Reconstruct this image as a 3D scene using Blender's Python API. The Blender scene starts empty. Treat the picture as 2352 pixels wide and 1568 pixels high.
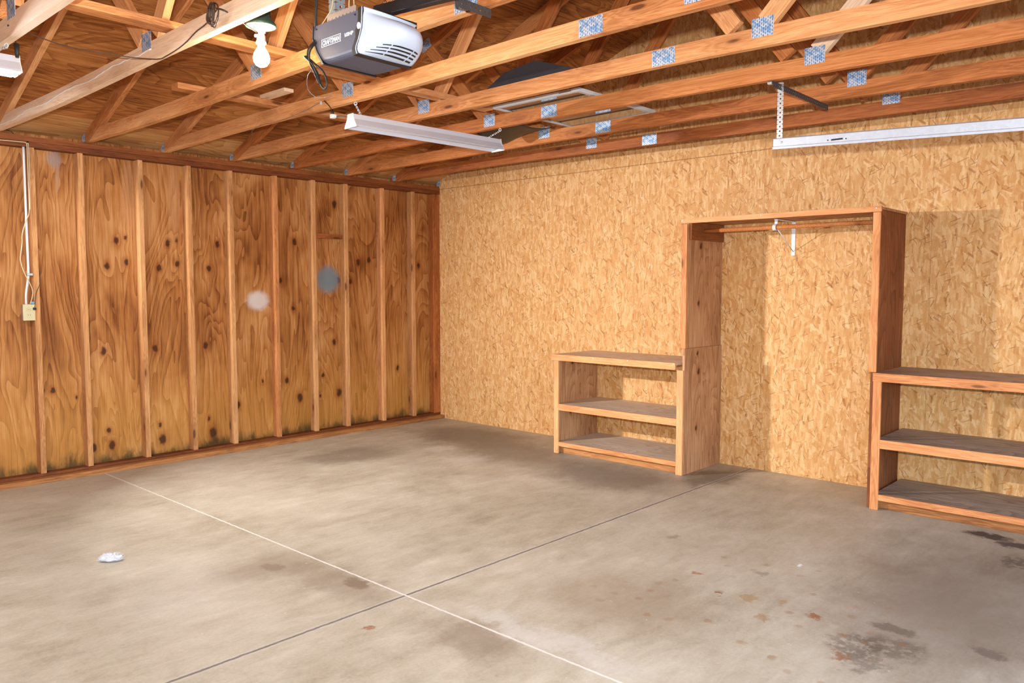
import bpy, bmesh, math, random
from mathutils import Vector, Matrix
random.seed(7)
SC = bpy.context.scene
COL = SC.collection
V = Vector

# ------------------------------------------------------------------ helpers
def tag(o, label=None, cat=None, group=None, kind=None):
    if label: o['label'] = label
    if cat: o['category'] = cat
    if group: o['group'] = group
    if kind: o['kind'] = kind
    return o

def thing(name, label, cat, loc, group=None):
    o = bpy.data.objects.new(name, None)
    o.empty_display_size = 0.05
    o.location = loc
    COL.objects.link(o)
    return tag(o, label, cat, group)

def link(name, bm, mat, parent=None, M=None, smooth=False, kind=None):
    """link a bmesh as ONE object; M = world matrix of the object's own frame"""
    bmesh.ops.recalc_face_normals(bm, faces=bm.faces)
    me = bpy.data.meshes.new(name)
    bm.to_mesh(me); bm.free()
    if smooth:
        for p in me.polygons: p.use_smooth = True
    for m in (mat if isinstance(mat, (list, tuple)) else [mat]):
        me.materials.append(m)
    o = bpy.data.objects.new(name, me)
    COL.objects.link(o)
    M = M or Matrix.Identity(4)
    if parent:
        o.parent = parent
        o.matrix_local = wmat(parent).inverted() @ M
    else:
        o.matrix_world = M
    if kind: o['kind'] = kind
    return o

def wmat(o):
    M = o.matrix_basis.copy()
    while o.parent:
        o = o.parent
        M = o.matrix_basis @ M
    return M

def frame(p, x, z):
    x = V(x).normalized(); z = V(z)
    z = (z - x*z.dot(x)).normalized()
    y = z.cross(x)
    M = Matrix.Identity(4)
    for i, c in enumerate((x, y, z)):
        for r in range(3): M[r][i] = c[r]
    M.translation = V(p)
    return M

def bm_box(bm, a, b, bev=0.0):
    a = V(a); b = V(b)
    vs = [bm.verts.new((x, y, z)) for x in (a.x, b.x) for y in (a.y, b.y) for z in (a.z, b.z)]
    F = [(0,1,3,2),(4,6,7,5),(0,4,5,1),(2,3,7,6),(0,2,6,4),(1,5,7,3)]
    fs = [bm.faces.new([vs[i] for i in f]) for f in F]
    if bev > 0:
        es = set()
        for f in fs: es.update(f.edges)
        bmesh.ops.bevel(bm, geom=list(es), offset=bev, segments=2, affect='EDGES', profile=0.6)
    return vs

def bm_prism(bm, poly, w0, w1):
    a = [bm.verts.new((p[0], p[1], w0)) for p in poly]
    b = [bm.verts.new((p[0], p[1], w1)) for p in poly]
    n = len(poly)
    bm.faces.new(a[::-1]); bm.faces.new(b)
    for i in range(n):
        j = (i+1) % n
        bm.faces.new((a[i], a[j], b[j], b[i]))

def bm_strip(bm, low, high, w0, w1):
    """prism whose side is the quad strip between two polylines"""
    n = len(low)
    L = [[bm.verts.new((p[0], p[1], w)) for p in low] for w in (w0, w1)]
    H = [[bm.verts.new((p[0], p[1], w)) for p in high] for w in (w0, w1)]
    for i in range(n-1):
        for k in (0, 1):
            bm.faces.new((L[k][i], L[k][i+1], H[k][i+1], H[k][i]))
        bm.faces.new((L[0][i], L[0][i+1], L[1][i+1], L[1][i]))
        bm.faces.new((H[0][i], H[0][i+1], H[1][i+1], H[1][i]))
    for i in (0, n-1):
        bm.faces.new((L[0][i], H[0][i], H[1][i], L[1][i]))

def spline(pts, n=6):
    P = [V(p) for p in pts]
    if len(P) < 3: return P
    out = []
    for i in range(len(P)-1):
        p0 = P[i-1] if i else P[0]*2-P[1]
        p1, p2 = P[i], P[i+1]
        p3 = P[i+2] if i+2 < len(P) else P[-1]*2-P[-2]
        for k in range(n):
            t = k/n
            out.append(0.5*((2*p1)+(p2-p0)*t+(2*p0-5*p1+4*p2-p3)*t*t+(3*p1-p0-3*p2+p3)*t**3))
    out.append(P[-1])
    return out

def bm_tube(bm, pts, r, seg=8, smooth=True, n=6):
    P = spline(pts, n) if smooth else [V(p) for p in pts]
    rings = []
    prev = None
    for i, p in enumerate(P):
        d = (P[min(i+1, len(P)-1)] - P[max(i-1, 0)])
        if d.length < 1e-9: d = V((0, 0, 1))
        d.normalize()
        if prev is None:
            u = d.orthogonal().normalized()
        else:
            u = prev - d*prev.dot(d)
            u = u.normalized() if u.length > 1e-6 else d.orthogonal().normalized()
        prev = u
        w = d.cross(u)
        rr = r(i/(len(P)-1)) if callable(r) else r
        rings.append([bm.verts.new(p + (u*math.cos(a)+w*math.sin(a))*rr) for a in [2*math.pi*k/seg for k in range(seg)]])
    for a, b in zip(rings, rings[1:]):
        for k in range(seg):
            bm.faces.new((a[k], a[(k+1) % seg], b[(k+1) % seg], b[k]))
    bm.faces.new(rings[0][::-1]); bm.faces.new(rings[-1])

def bm_lathe(bm, prof, c=(0, 0, 0), seg=24, closed=False):
    c = V(c)
    rings = []
    for r, z in prof:
        rings.append([bm.verts.new(c+V((r*math.cos(2*math.pi*k/seg), r*math.sin(2*math.pi*k/seg), z))) for k in range(seg)])
    for a, b in zip(rings, rings[1:]):
        for k in range(seg):
            bm.faces.new((a[k], a[(k+1) % seg], b[(k+1) % seg], b[k]))
    if prof[0][0] > 1e-6 or True:
        bm.faces.new(rings[0][::-1]); bm.faces.new(rings[-1])

def bm_torus(bm, c, R, r, axis, seg=14, s2=6):
    axis = V(axis).normalized(); u = axis.orthogonal().normalized(); w = axis.cross(u)
    rings = []
    for i in range(seg):
        a = 2*math.pi*i/seg
        d = u*math.cos(a)+w*math.sin(a)
        rings.append([bm.verts.new(V(c)+d*(R+r*math.cos(b))+axis*(r*math.sin(b))) for b in [2*math.pi*k/s2 for k in range(s2)]])
    for i in range(seg):
        a, b = rings[i], rings[(i+1) % seg]
        for k in range(s2):
            bm.faces.new((a[k], a[(k+1) % s2], b[(k+1) % s2], b[k]))

def board(name, p0, p1, w, t, mat, parent=None, normal=(0, 0, 1), bev=0.002, kind=None):
    """box along p0-p1 with its grain along local X; w across, t along the normal, centred on the line"""
    p0 = V(p0); p1 = V(p1)
    M = frame(p0, p1-p0, normal)
    bm = bmesh.new()
    bm_box(bm, (0, -w/2, -t/2), ((p1-p0).length, w/2, t/2), bev)
    return link(name, bm, mat, parent, M, kind=kind)

def abox(name, a, b, mat, parent=None, axis='x', bev=0.002, kind=None):
    """axis aligned board from corner a to b with the grain along axis"""
    a = V(a); b = V(b)
    c = (a+b)/2; s = b-a
    if axis == 'x':
        return board(name, (a.x, c.y, c.z), (b.x, c.y, c.z), s.y, s.z, mat, parent, (0, 0, 1), bev, kind)
    if axis == 'y':
        return board(name, (c.x, a.y, c.z), (c.x, b.y, c.z), s.x, s.z, mat, parent, (0, 0, 1), bev, kind)
    return board(name, (c.x, c.y, a.z), (c.x, c.y, b.z), s.x, s.y, mat, parent, (0, 1, 0), bev, kind)

# ------------------------------------------------------------------ materials
class NT:
    def __init__(self, name):
        self.m = bpy.data.materials.new(name)
        self.m.use_nodes = True
        self.t = self.m.node_tree
        self.t.nodes.clear()
        self.out = self.t.nodes.new('ShaderNodeOutputMaterial')
        self.b = self.t.nodes.new('ShaderNodeBsdfPrincipled')
        self.t.links.new(self.b.outputs[0], self.out.inputs[0])
    def put(self, sock, v):
        if hasattr(v, 'links') or hasattr(v, 'is_linked'):
            self.t.links.new(v, sock)
        elif isinstance(v, (tuple, list)) and sock.type == 'RGBA' and len(v) == 3:
            sock.default_value = (*v, 1)
        else:
            sock.default_value = v
    def n(self, typ, ins=None, out=0, **props):
        nd = self.t.nodes.new(typ)
        for k, v in props.items(): setattr(nd, k, v)
        for k, v in (ins or {}).items(): self.put(nd.inputs[k], v)
        return nd.outputs[out] if out is not None else nd
    def math(self, op, a, b=0.0, c=0.0, clamp=False):
        return self.n('ShaderNodeMath', {0: a, 1: b, 2: c}, operation=op, use_clamp=clamp)
    def vm(self, op, a, b=(0, 0, 0)):
        return self.n('ShaderNodeVectorMath', {0: a, 1: b}, operation=op)
    def length(self, a):
        return self.n('ShaderNodeVectorMath', {0: a}, out=1, operation='LENGTH')
    def mix(self, f, a, b, blend='MIX'):
        nd = self.t.nodes.new('ShaderNodeMix')
        nd.data_type = 'RGBA'; nd.blend_type = blend
        self.put(nd.inputs[0], f); self.put(nd.inputs[6], a); self.put(nd.inputs[7], b)
        return nd.outputs[2]
    def ramp(self, f, stops, interp='LINEAR'):
        nd = self.t.nodes.new('ShaderNodeValToRGB')
        nd.color_ramp.interpolation = interp
        e = nd.color_ramp.elements
        while len(e) < len(stops): e.new(0.5)
        for el, (p, c) in zip(e, stops):
            el.position = p
            el.color = (*c, 1) if not isinstance(c, (int, float)) else (c, c, c, 1)
        self.put(nd.inputs[0], f)
        return nd.outputs[0]
    def smooth(self, v, a, b, lo=0.0, hi=1.0):
        return self.n('ShaderNodeMapRange', {0: v, 1: a, 2: b, 3: lo, 4: hi}, interpolation_type='SMOOTHSTEP', clamp=True)
    def noise(self, vec, scale, detail=3.0, rough=0.55, dist=0.0, out=0):
        return self.n('ShaderNodeTexNoise', {'Vector': vec, 'Scale': scale, 'Detail': detail, 'Roughness': rough, 'Distortion': dist}, out=out)
    def obj(self):
        return self.n('ShaderNodeTexCoord', out=3)
    def rand(self):
        nd = self.t.nodes.new('ShaderNodeObjectInfo')
        return nd.outputs['Random']
    def mapv(self, vec, scale=(1, 1, 1), loc=(0, 0, 0), rot=(0, 0, 0)):
        return self.n('ShaderNodeMapping', {'Vector': vec, 'Location': loc, 'Rotation': rot, 'Scale': scale})
    def bump(self, h, strength=0.3, dist=0.002):
        o = self.n('ShaderNodeBump', {'Strength': strength, 'Distance': dist, 'Height': h})
        self.t.links.new(o, self.b.inputs['Normal'])
    def done(self, base, rough=0.6, metal=0.0, spec=0.3):
        self.put(self.b.inputs['Base Color'], base)
        self.put(self.b.inputs['Roughness'], rough)
        self.put(self.b.inputs['Metallic'], metal)
        self.put(self.b.inputs['Specular IOR Level'], spec)
        return self.m

def srgb(r, g, b):
    f = lambda c: ((c/255+0.055)/1.055)**2.4 if c > 10 else c/255/12.92
    return (f(r), f(g), f(b))

def plain(name, col, rough=0.5, metal=0.0, spec=0.4, var=0.06):
    t = NT(name)
    v = t.noise(t.obj(), 14.0, 3)
    c = t.mix(t.math('MULTIPLY', v, var*3), col, tuple(x*0.6 for x in col))
    return t.done(c, rough, metal, spec)

def lumber(name, light, mid, dark, knots=1.0, rough=0.62, spec=0.25):
    t = NT(name)
    co = t.obj(); r = t.rand()
    off = t.n('ShaderNodeCombineXYZ', {0: t.math('MULTIPLY', r, 37.0), 1: t.math('MULTIPLY', r, 91.0), 2: t.math('MULTIPLY', r, 53.0)})
    p = t.vm('ADD', co, off)
    # knots
    kv = t.n('ShaderNodeTexVoronoi', {'Vector': t.mapv(p, (2.3, 9.0, 9.0)), 'Scale': 1.0, 'Randomness': 0.9}, out=None, feature='F1')
    kd = kv.outputs['Distance']
    kn = t.math('MULTIPLY', t.smooth(kd, 0.13, 0.06), knots)
    halo = t.math('MULTIPLY', t.smooth(kd, 0.5, 0.1), knots)
    warp = t.vm('ADD', t.mapv(p, (1.0, 14.0, 14.0)), t.vm('SCALE', p))
    g1 = t.noise(t.mapv(p, (0.9, 13.0, 13.0)), 1.3, 4, 0.6, 0.6)
    g1 = t.math('ADD', g1, t.math('MULTIPLY', halo, 0.22))
    rings = t.math('FRACT', t.math('MULTIPLY', g1, 9.0))
    rings = t.math('ABSOLUTE', t.math('SUBTRACT', rings, 0.5))
    fine = t.noise(t.mapv(p, (3.0, 120.0, 120.0)), 1.0, 3, 0.6)
    big = t.noise(t.mapv(p, (0.8, 3.0, 3.0)), 1.0, 2)
    k = t.math('ADD', t.math('MULTIPLY', rings, 0.5), t.math('MULTIPLY', fine, 0.55))
    k = t.math('ADD', k, t.math('MULTIPLY', big, 0.5))
    k = t.math('ADD', k, t.math('MULTIPLY', t.math('SUBTRACT', r, 0.5), 0.35))
    c = t.ramp(k, [(0.3, dark), (0.62, mid), (0.98, light)])
    c = t.mix(t.math('MULTIPLY', halo, 0.45), c, tuple(x*0.75 for x in dark))
    c = t.mix(t.math('MULTIPLY', kn, 0.85), c, srgb(88, 46, 22))
    t.bump(fine, 0.25, 0.001)
    return t.done(c, rough, 0, spec)

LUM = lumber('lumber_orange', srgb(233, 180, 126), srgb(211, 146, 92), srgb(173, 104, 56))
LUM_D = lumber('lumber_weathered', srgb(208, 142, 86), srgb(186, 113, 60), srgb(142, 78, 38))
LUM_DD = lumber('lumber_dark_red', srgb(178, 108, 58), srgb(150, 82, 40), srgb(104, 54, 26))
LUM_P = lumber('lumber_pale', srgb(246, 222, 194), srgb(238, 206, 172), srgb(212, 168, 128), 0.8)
LUM_S = lumber('lumber_stud', srgb(224, 174, 120), srgb(201, 145, 92), srgb(160, 102, 58), 1.0)
LUM_SHELF = lumber('lumber_shelf_edge', srgb(234, 174, 120), srgb(218, 148, 94), srgb(182, 108, 60), 0.8)
LUM_PLATE = lumber('lumber_dark_plate', srgb(150, 88, 46), srgb(122, 66, 32), srgb(84, 42, 20), 0.5)
LUM_SILL = lumber('lumber_sill', srgb(208, 154, 98), srgb(182, 122, 70), srgb(132, 82, 44), 0.4)

def plywood(name, light, mid, dark, knots=(), stains=None, axes='xz', gscale=1.0, moss=False, horizontal=False):
    """rotary cut veneer: wandering grain contours along the local vertical; knots at given places"""
    t = NT(name)
    co = t.obj()
    s = t.n('ShaderNodeSeparateXYZ', {0: co}, out=None)
    a = s.outputs['XYZ'.index(axes[0].upper())]
    z = s.outputs['XYZ'.index(axes[1].upper())]
    p = t.n('ShaderNodeCombineXYZ', {0: a, 1: z, 2: 0.0})
    wob = t.noise(t.mapv(p, (26.0, 20.0, 1)), 1.0, 3, out=1)
    pk = t.vm('ADD', p, t.vm('MULTIPLY', t.vm('SUBTRACT', wob, (0.5, 0.5, 0.5)), (0.035, 0.035, 0)))
    dmin = None
    for (kx, kz, kr) in knots:
        d = t.length(t.vm('MULTIPLY', t.vm('SUBTRACT', pk, (kx, kz, 0)), (1.15/kr, 0.75/kr, 0)))
        dmin = d if dmin is None else t.math('MINIMUM', dmin, d)
    if dmin is None: dmin = 99.0
    halo = t.smooth(dmin, 4.5, 0.6)
    halo2 = t.smooth(dmin, 2.6, 0.7)
    kn = t.smooth(dmin, 1.25, 0.55)
    f = t.noise(t.mapv(p, (2.1*gscale, 0.42*gscale, 1)), 1.0, 3, 0.5, 0.9)
    f2 = t.math('ADD', f, t.math('MULTIPLY', halo, 0.02))
    ring = t.math('FRACT', t.math('MULTIPLY', f2, 21.0))
    ring = t.math('POWER', ring, 2.0)
    streak = t.noise(t.mapv(p, (46.0, 1.6, 1)), 1.0, 4, 0.65, 0.4)
    fine = t.noise(t.mapv(p, (190.0, 5.0, 1)), 1.0, 2, 0.6)
    blot = t.noise(t.mapv(p, (3.2, 1.3, 1)), 1.0, 3, 0.6, 0.5)
    k = t.math('ADD', t.math('MULTIPLY', ring, 0.26), t.math('MULTIPLY', streak, 0.75))
    k = t.math('ADD', k, t.math('MULTIPLY', t.math('SUBTRACT', blot, 0.5), 1.0))
    k = t.math('ADD', k, t.math('MULTIPLY', fine, 0.42))
    c = t.ramp(k, [(0.36, light), (0.66, mid), (1.05, dark)])
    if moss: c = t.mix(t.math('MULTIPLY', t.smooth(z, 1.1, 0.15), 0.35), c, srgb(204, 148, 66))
    c = t.mix(t.math('MULTIPLY', halo2, 0.5), c, srgb(140, 72, 24))
    c = t.mix(t.math('MULTIPLY', kn, 0.9), c, srgb(62, 34, 14))
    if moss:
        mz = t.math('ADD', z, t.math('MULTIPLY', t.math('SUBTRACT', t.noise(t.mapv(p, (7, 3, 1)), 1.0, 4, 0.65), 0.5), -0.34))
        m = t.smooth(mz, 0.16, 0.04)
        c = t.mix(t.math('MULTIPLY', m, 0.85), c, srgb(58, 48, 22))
    for (kx, kz, rx, rz, col, op) in (stains or ()):
        d = t.length(t.vm('MULTIPLY', t.vm('SUBTRACT', pk, (kx, kz, 0)), (1/rx, 1/rz, 0)))
        c = t.mix(t.math('MULTIPLY', t.smooth(d, 1.35, 0.6), op), c, col)
    t.bump(streak, 0.25, 0.0015)
    return t.done(c, 0.62, 0, 0.22)

KN = [(3.431,1.846,.022),(3.358,1.87,.014),(3.51,1.637,.022),(3.359,1.672,.022),(3.017,1.841,.022),(2.942,1.87,.014),(3.098,1.629,.022),(2.94,1.671,.022),
 (2.575,1.848,.022),(2.661,1.631,.022),(3.559,.958,.026),(3.146,.956,.026),(2.707,.958,.026),(4.012,.686,.018),(3.939,.678,.02),(3.773,.607,.012),
 (3.54,.311,.018),(3.517,.188,.03),(3.657,.188,.028),(3.126,.306,.018),(3.106,.177,.034),(2.693,.307,.016),(2.656,.176,.04),(1.797,1.904,.026),
 (1.334,2.29,.03),(1.053,1.726,.028),(.918,1.752,.026),(1.954,1.533,.022),(1.822,1.267,.02),(1.3,1.542,.026),(.243,1.707,.024),(1.152,1.529,.022),
 (1.358,.919,.026),(1.905,.578,.024),(1.765,.398,.036),(2.162,.594,.014),(2.412,.396,.026),(1.498,.593,.016),(1.309,.404,.034),(1.532,.391,.014),(.55,.596,.02)]
STAINS = [(2.192, 1.345, .105, .085, srgb(216, 206, 200), .92), (1.425, 1.545, .13, .13, srgb(120, 136, 146), .95),
          (1.24, 1.50, .04, .045, srgb(70, 68, 60), .6), (3.87, 2.44, .05, .06, srgb(150, 140, 138), .6), (3.85, 2.33, .018, .13, srgb(170, 140, 120), .35),
          (3.33, 2.2, .05, .3, srgb(206, 156, 110), .35), (2.95, 2.2, .05, .3, srgb(206, 156, 110), .35)]
PLY_WALL = plywood('plywood_siding', srgb(204, 150, 94), srgb(174, 113, 58), srgb(114, 62, 24), KN, STAINS, moss=True)
PLY_ROOF = plywood('plywood_roof_deck', srgb(200, 138, 78), srgb(160, 100, 50), srgb(106, 58, 26), axes='yx', gscale=1.3)
PLY_EAVE_LIT = plywood('plywood_eave_lit', srgb(212, 164, 108), srgb(188, 136, 82), srgb(146, 94, 50), axes='yx', gscale=1.0)
PK = [(1.544,.383,.018),(1.257,.163,.012),(.95,.479,.014),(.915,.092,.016),(.804,.501,.024),(.732,.18,.014),(.351,.474,.016),(.368,.246,.014),(1.93,.52,.014)]
PLY_SIDE = plywood('plywood_side_panel', srgb(204, 158, 116), srgb(178, 128, 88), srgb(136, 90, 58), [(.58-b, a, c) for a, b, c in PK], axes='yx', gscale=1.2)
PLY_SIDE2 = plywood('plywood_plain_panel', srgb(160, 100, 62), srgb(134, 78, 46), srgb(102, 56, 32), axes='yx', gscale=0.6)
PLY_SHELF = plywood('plywood_shelf_grey', srgb(230, 206, 184), srgb(210, 186, 162), srgb(172, 148, 124), axes='yx', gscale=1.0)
PLY_SHELF2 = plywood('plywood_shelf_dark', srgb(198, 176, 156), srgb(168, 145, 126), srgb(116, 98, 84), axes='yx', gscale=1.0)

def osb(name):
    t = NT(name)
    co = t.obj()
    s = t.n('ShaderNodeSeparateXYZ', {0: co}, out=None)
    p = t.n('ShaderNodeCombineXYZ', {0: s.outputs[1], 1: s.outputs[2], 2: 0.0})
    wob = t.noise(p, 9.0, 2, out=1)
    p2 = t.vm('ADD', p, t.vm('MULTIPLY', t.vm('SUBTRACT', wob, (0.5, 0.5, 0.5)), (0.008, 0.008, 0)))
    c = t.ramp(t.noise(t.mapv(p2, (34, 9, 1)), 1.0, 4, 0.6), [(0.3, srgb(196, 140, 80)), (0.55, srgb(214, 165, 106)), (0.75, srgb(230, 188, 134))])
    L = [(0.0, (34, 9), 0.40), (0.22, (42, 11), 0.5), (-0.2, (40, 10), 0.5), (1.1, (48, 14), 0.80), (0.08, (60, 13), 0.45), (-0.12, (52, 15), 0.55), (-0.9, (52, 14), 0.82), (0.2, (26, 13), 0.88)]
    pal = [[(0.0, srgb(186, 124, 62)), (0.25, srgb(205, 152, 92)), (0.6, srgb(217, 166, 106)), (1.0, srgb(236, 198, 146))],
           [(0.0, srgb(198, 142, 82)), (0.4, srgb(214, 166, 110)), (1.0, srgb(230, 190, 138))]]
    for i, (rot, sc, thr) in enumerate(L):
        q = t.mapv(t.mapv(p2, rot=(0, 0, rot)), (sc[0], sc[1], 1), (i*3.7, i*5.1, 0))
        vor = t.n('ShaderNodeTexVoronoi', {'Vector': q, 'Scale': 1.0, 'Randomness': 1.0}, out=None, feature='F1', voronoi_dimensions='2D', distance='CHEBYCHEV')
        cs = t.n('ShaderNodeSeparateColor', {0: vor.outputs['Color']}, out=None)
        show = t.math('GREATER_THAN', cs.outputs[0], thr)
        inner = t.smooth(vor.outputs['Distance'], 0.47, 0.42)
        g = t.noise(t.mapv(q, (4, 0.4, 1)), 1.0, 2)
        v = t.math('ADD', cs.outputs[1], t.math('MULTIPLY', t.math('SUBTRACT', g, 0.5), 0.5))
        lc = t.ramp(v, pal[i % 2])
        if i == 7: lc = srgb(206, 150, 90)
        c = t.mix(t.math('MULTIPLY', t.math('MULTIPLY', show, inner), 0.7), c, lc)
        if i in (2, 4, 6):   # dark slivers and gaps between strands
            dk = t.math('MULTIPLY', t.math('GREATER_THAN', cs.outputs[2], 0.985), t.smooth(vor.outputs['Distance'], 0.42, 0.3))
            c = t.mix(t.math('MULTIPLY', dk, 0.6), c, srgb(150, 92, 40))
    # thin dark sliver lines
    for i, (rot, sc) in enumerate([(0.35, (150, 16)), (-0.6, (150, 17)), (1.2, (160, 18))]):
        q = t.mapv(t.mapv(p2, rot=(0, 0, rot)), (sc[0], sc[1], 1), (i*11.3, 2.2*i, 0))
        vor = t.n('ShaderNodeTexVoronoi', {'Vector': q, 'Scale': 1.0, 'Randomness': 1.0}, out=None, feature='F1', voronoi_dimensions='2D', distance='CHEBYCHEV')
        cs = t.n('ShaderNodeSeparateColor', {0: vor.outputs['Color']}, out=None)
        dk = t.math('MULTIPLY', t.math('GREATER_THAN', cs.outputs[2], 0.982), t.smooth(vor.outputs['Distance'], 0.5, 0.36))
        c = t.mix(t.math('MULTIPLY', dk, 0.5), c, srgb(118, 70, 32))
    fn = t.noise(t.mapv(p2, (260, 70, 1)), 1.0, 2, 0.7)
    c = t.mix(t.math('MULTIPLY', t.smooth(fn, 0.45, 0.8), 0.3), c, srgb(168, 112, 58))
    # sheet seams
    y = s.outputs[1]; z = s.outputs[2]
    sy = t.math('ABSOLUTE', t.math('SUBTRACT', t.math('MODULO', t.math('ADD', y, 10-4.13+0.61), 1.22), 0.61))
    seam = t.math('MAXIMUM', t.math('MULTIPLY', t.smooth(sy, 0.0030, 0.0012), 0.5), t.smooth(t.math('ABSOLUTE', t.math('SUBTRACT', z, 2.553)), 0.005, 0.002))
    c = t.mix(t.math('MULTIPLY', seam, 0.6), c, srgb(110, 66, 30))
    t.bump(fn, 0.2, 0.001)
    return t.done(c, 0.6, 0, 0.22)
OSB = osb('osb_panel')

def concrete(name):
    t = NT(name)
    co = t.obj()
    s = t.n('ShaderNodeSeparateXYZ', {0: co}, out=None)
    x, y = s.outputs[0], s.outputs[1]
    p = t.n('ShaderNodeCombineXYZ', {0: x, 1: y, 2: 0.0})
    wob = t.noise(p, 3.5, 7, 0.75, out=1)
    pw = t.vm('ADD', p, t.vm('MULTIPLY', t.vm('SUBTRACT', wob, (0.5, 0.5, 0.5)), (0.5, 0.5, 0)))
    n1 = t.noise(p, 1.1, 6, 0.62, 0.4)
    n2 = t.noise(t.mapv(p, rot=(0, 0, 0.8), scale=(2.5, 7, 1)), 1.0, 5, 0.65, 0.6)
    n3 = t.noise(p, 60.0, 4, 0.7)
    k = t.math('ADD', t.math('MULTIPLY', n1, 0.6), t.math('MULTIPLY', n2, 0.4))
    n4 = t.noise(t.mapv(p, rot=(0, 0, 0.8), scale=(5, 15, 1)), 1.0, 7, 0.75, 0.8)
    n5 = t.noise(p, 5.0, 8, 0.78, 0.3)
    k = t.math('ADD', k, t.math('MULTIPLY', t.math('SUBTRACT', n3, 0.5), 0.22))
    k = t.math('ADD', k, t.math('MULTIPLY', t.math('SUBTRACT', n4, 0.5), 0.30))
    k = t.math('ADD', k, t.math('MULTIPLY', t.math('SUBTRACT', n5, 0.5), 0.34))
    c = t.ramp(k, [(0.26, srgb(148, 135, 114)), (0.46, srgb(176, 165, 144)), (0.62, srgb(194, 184, 164)), (0.84, srgb(214, 206, 189))])
    ds = lambda cx, cy, rx, ry: t.length(t.vm('MULTIPLY', t.vm('SUBTRACT', pw, (cx, cy, 0)), (1/rx, 1/ry, 0)))
    BL = [ # broad damp / dirt patches
      (1.92, 1.0, .55, .35, srgb(104, 88, 74), .55), (.55, 1.15, .55, .75, srgb(96, 80, 66), .7), (.85, 2.0, .5, .6, srgb(100, 84, 70), .6),
      (1.0, 3.1, .45, .75, srgb(100, 84, 70), .6), (.5, 3.75, .4, .22, srgb(84, 70, 58), .7), (1.75, 5.9, 1.0, .8, srgb(118, 104, 90), .5),
      (2.3, 5.75, .8, .45, srgb(120, 104, 88), .45), (3.9, 3.0, .35, .25, srgb(138, 120, 102), .5), (3.75, 3.45, .16, .4, srgb(130, 112, 94), .5),
      (3.75, 4.40, .16, .28, srgb(128, 110, 92), .6), (3.0, 4.6, .35, .5, srgb(140, 118, 92), .45),
      # pale scuffs
      (1.31, 1.85, .22, .16, srgb(206, 194, 182), .5), (1.19, 1.40, .16, .10, srgb(206, 194, 182), .5), (4.35, 3.0, .35, .4, srgb(206, 198, 186), .2), (3.52, 4.6, .09, .5, srgb(214, 208, 200), .4)]
    for cx, cy, rx, ry, col, op in BL:
        c = t.mix(t.math('MULTIPLY', t.smooth(ds(cx, cy, rx, ry), 1.25, 0.35), op), c, col)
    # small sharp spots with a shape of their own
    SP = [(.70, 5.66, .07, .13, srgb(58, 54, 52), .9), (.80, 5.80, .07, .10, srgb(60, 56, 54), .85), (1.12, 5.88, .13, .08, srgb(82, 74, 68), .8),
      (2.72, 5.60, .12, .12, srgb(92, 82, 70), .75), (2.64, 5.72, .12, .14, srgb(92, 82, 70), .75), (2.85, 5.68, .10, .10, srgb(96, 84, 72), .7), (2.45, 5.66, .05, .10, srgb(100, 90, 78), .7),
      (2.44, 6.02, .05, .07, srgb(104, 92, 80), .7), (2.55, 5.36, .03, .03, srgb(142, 84, 42), .8), (2.86, 5.59, .05, .04, srgb(134, 86, 50), .7),
      (2.60, 4.92, .02, .02, srgb(120, 62, 34), .8), (2.42, 4.70, .02, .02, srgb(160, 96, 44), .7), (2.55, 5.05, .04, .03, srgb(156, 120, 60), .5), (2.5, 5.2, .05, .03, srgb(160, 120, 66), .5), (2.72, 5.2, .04, .03, srgb(152, 108, 58), .5),
      (3.70, 3.53, .05, .08, srgb(122, 102, 84), .7), (3.86, 3.02, .05, .09, srgb(124, 106, 88), .6), (2.2, 4.95, .04, .04, srgb(124, 112, 98), .5), (1.98, 4.30, .05, .03, srgb(120, 106, 92), .5),
      (3.98, 3.98, .02, .03, srgb(140, 84, 48), .7), (1.95, 5.05, .022, .02, srgb(236, 236, 240), .8)]
    brk = t.smooth(t.noise(t.vm('ADD', p, (3.0, 9.0, 0)), 18.0, 4, 0.7), 0.36, 0.56)
    wob2 = t.noise(p, 14.0, 4, 0.7, out=1)
    for cx, cy, rx, ry, col, op in SP:
        d = t.length(t.vm('MULTIPLY', t.vm('SUBTRACT', t.vm('ADD', p, t.vm('MULTIPLY', t.vm('SUBTRACT', wob2, (0.5, 0.5, 0.5)), (0.16, 0.16, 0))), (cx, cy, 0)), (1/rx, 1/ry, 0)))
        fo = t.math('MULTIPLY', t.smooth(d, 1.2, 0.6), op)
        if rx > 0.09: fo = t.math('MULTIPLY', t.math('MULTIPLY', fo, 0.8), brk)
        c = t.mix(fo, c, col)
    vs = t.n('ShaderNodeTexVoronoi', {'Vector': t.vm('ADD', p, t.vm('MULTIPLY', t.vm('SUBTRACT', wob2, (0.5, 0.5, 0.5)), (0.05, 0.05, 0))), 'Scale': 8.5, 'Randomness': 1.0}, out=None, feature='F1', voronoi_dimensions='2D')
    vc = t.n('ShaderNodeSeparateColor', {0: vs.outputs['Color']}, out=None)
    rs = t.math('MULTIPLY', t.smooth(vs.outputs['Distance'], 0.24, 0.08), t.math('GREATER_THAN', vc.outputs[0], 0.55))
    rs = t.math('MULTIPLY', rs, t.smooth(ds(2.65, 5.15, .75, .85), 1.2, 0.7))
    c = t.mix(t.math('MULTIPLY', rs, t.math('MULTIPLY', vc.outputs[1], 0.55)), c, srgb(140, 102, 62))
    spk = t.smooth(t.noise(p, 26.0, 2, 0.6), 0.70, 0.78)
    c = t.mix(t.math('MULTIPLY', spk, 0.4), c, srgb(222, 214, 204))
    spk2 = t.smooth(t.noise(t.vm('ADD', p, (31.0, 7.0, 0)), 15.0, 3, 0.6), 0.68, 0.78)
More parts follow.
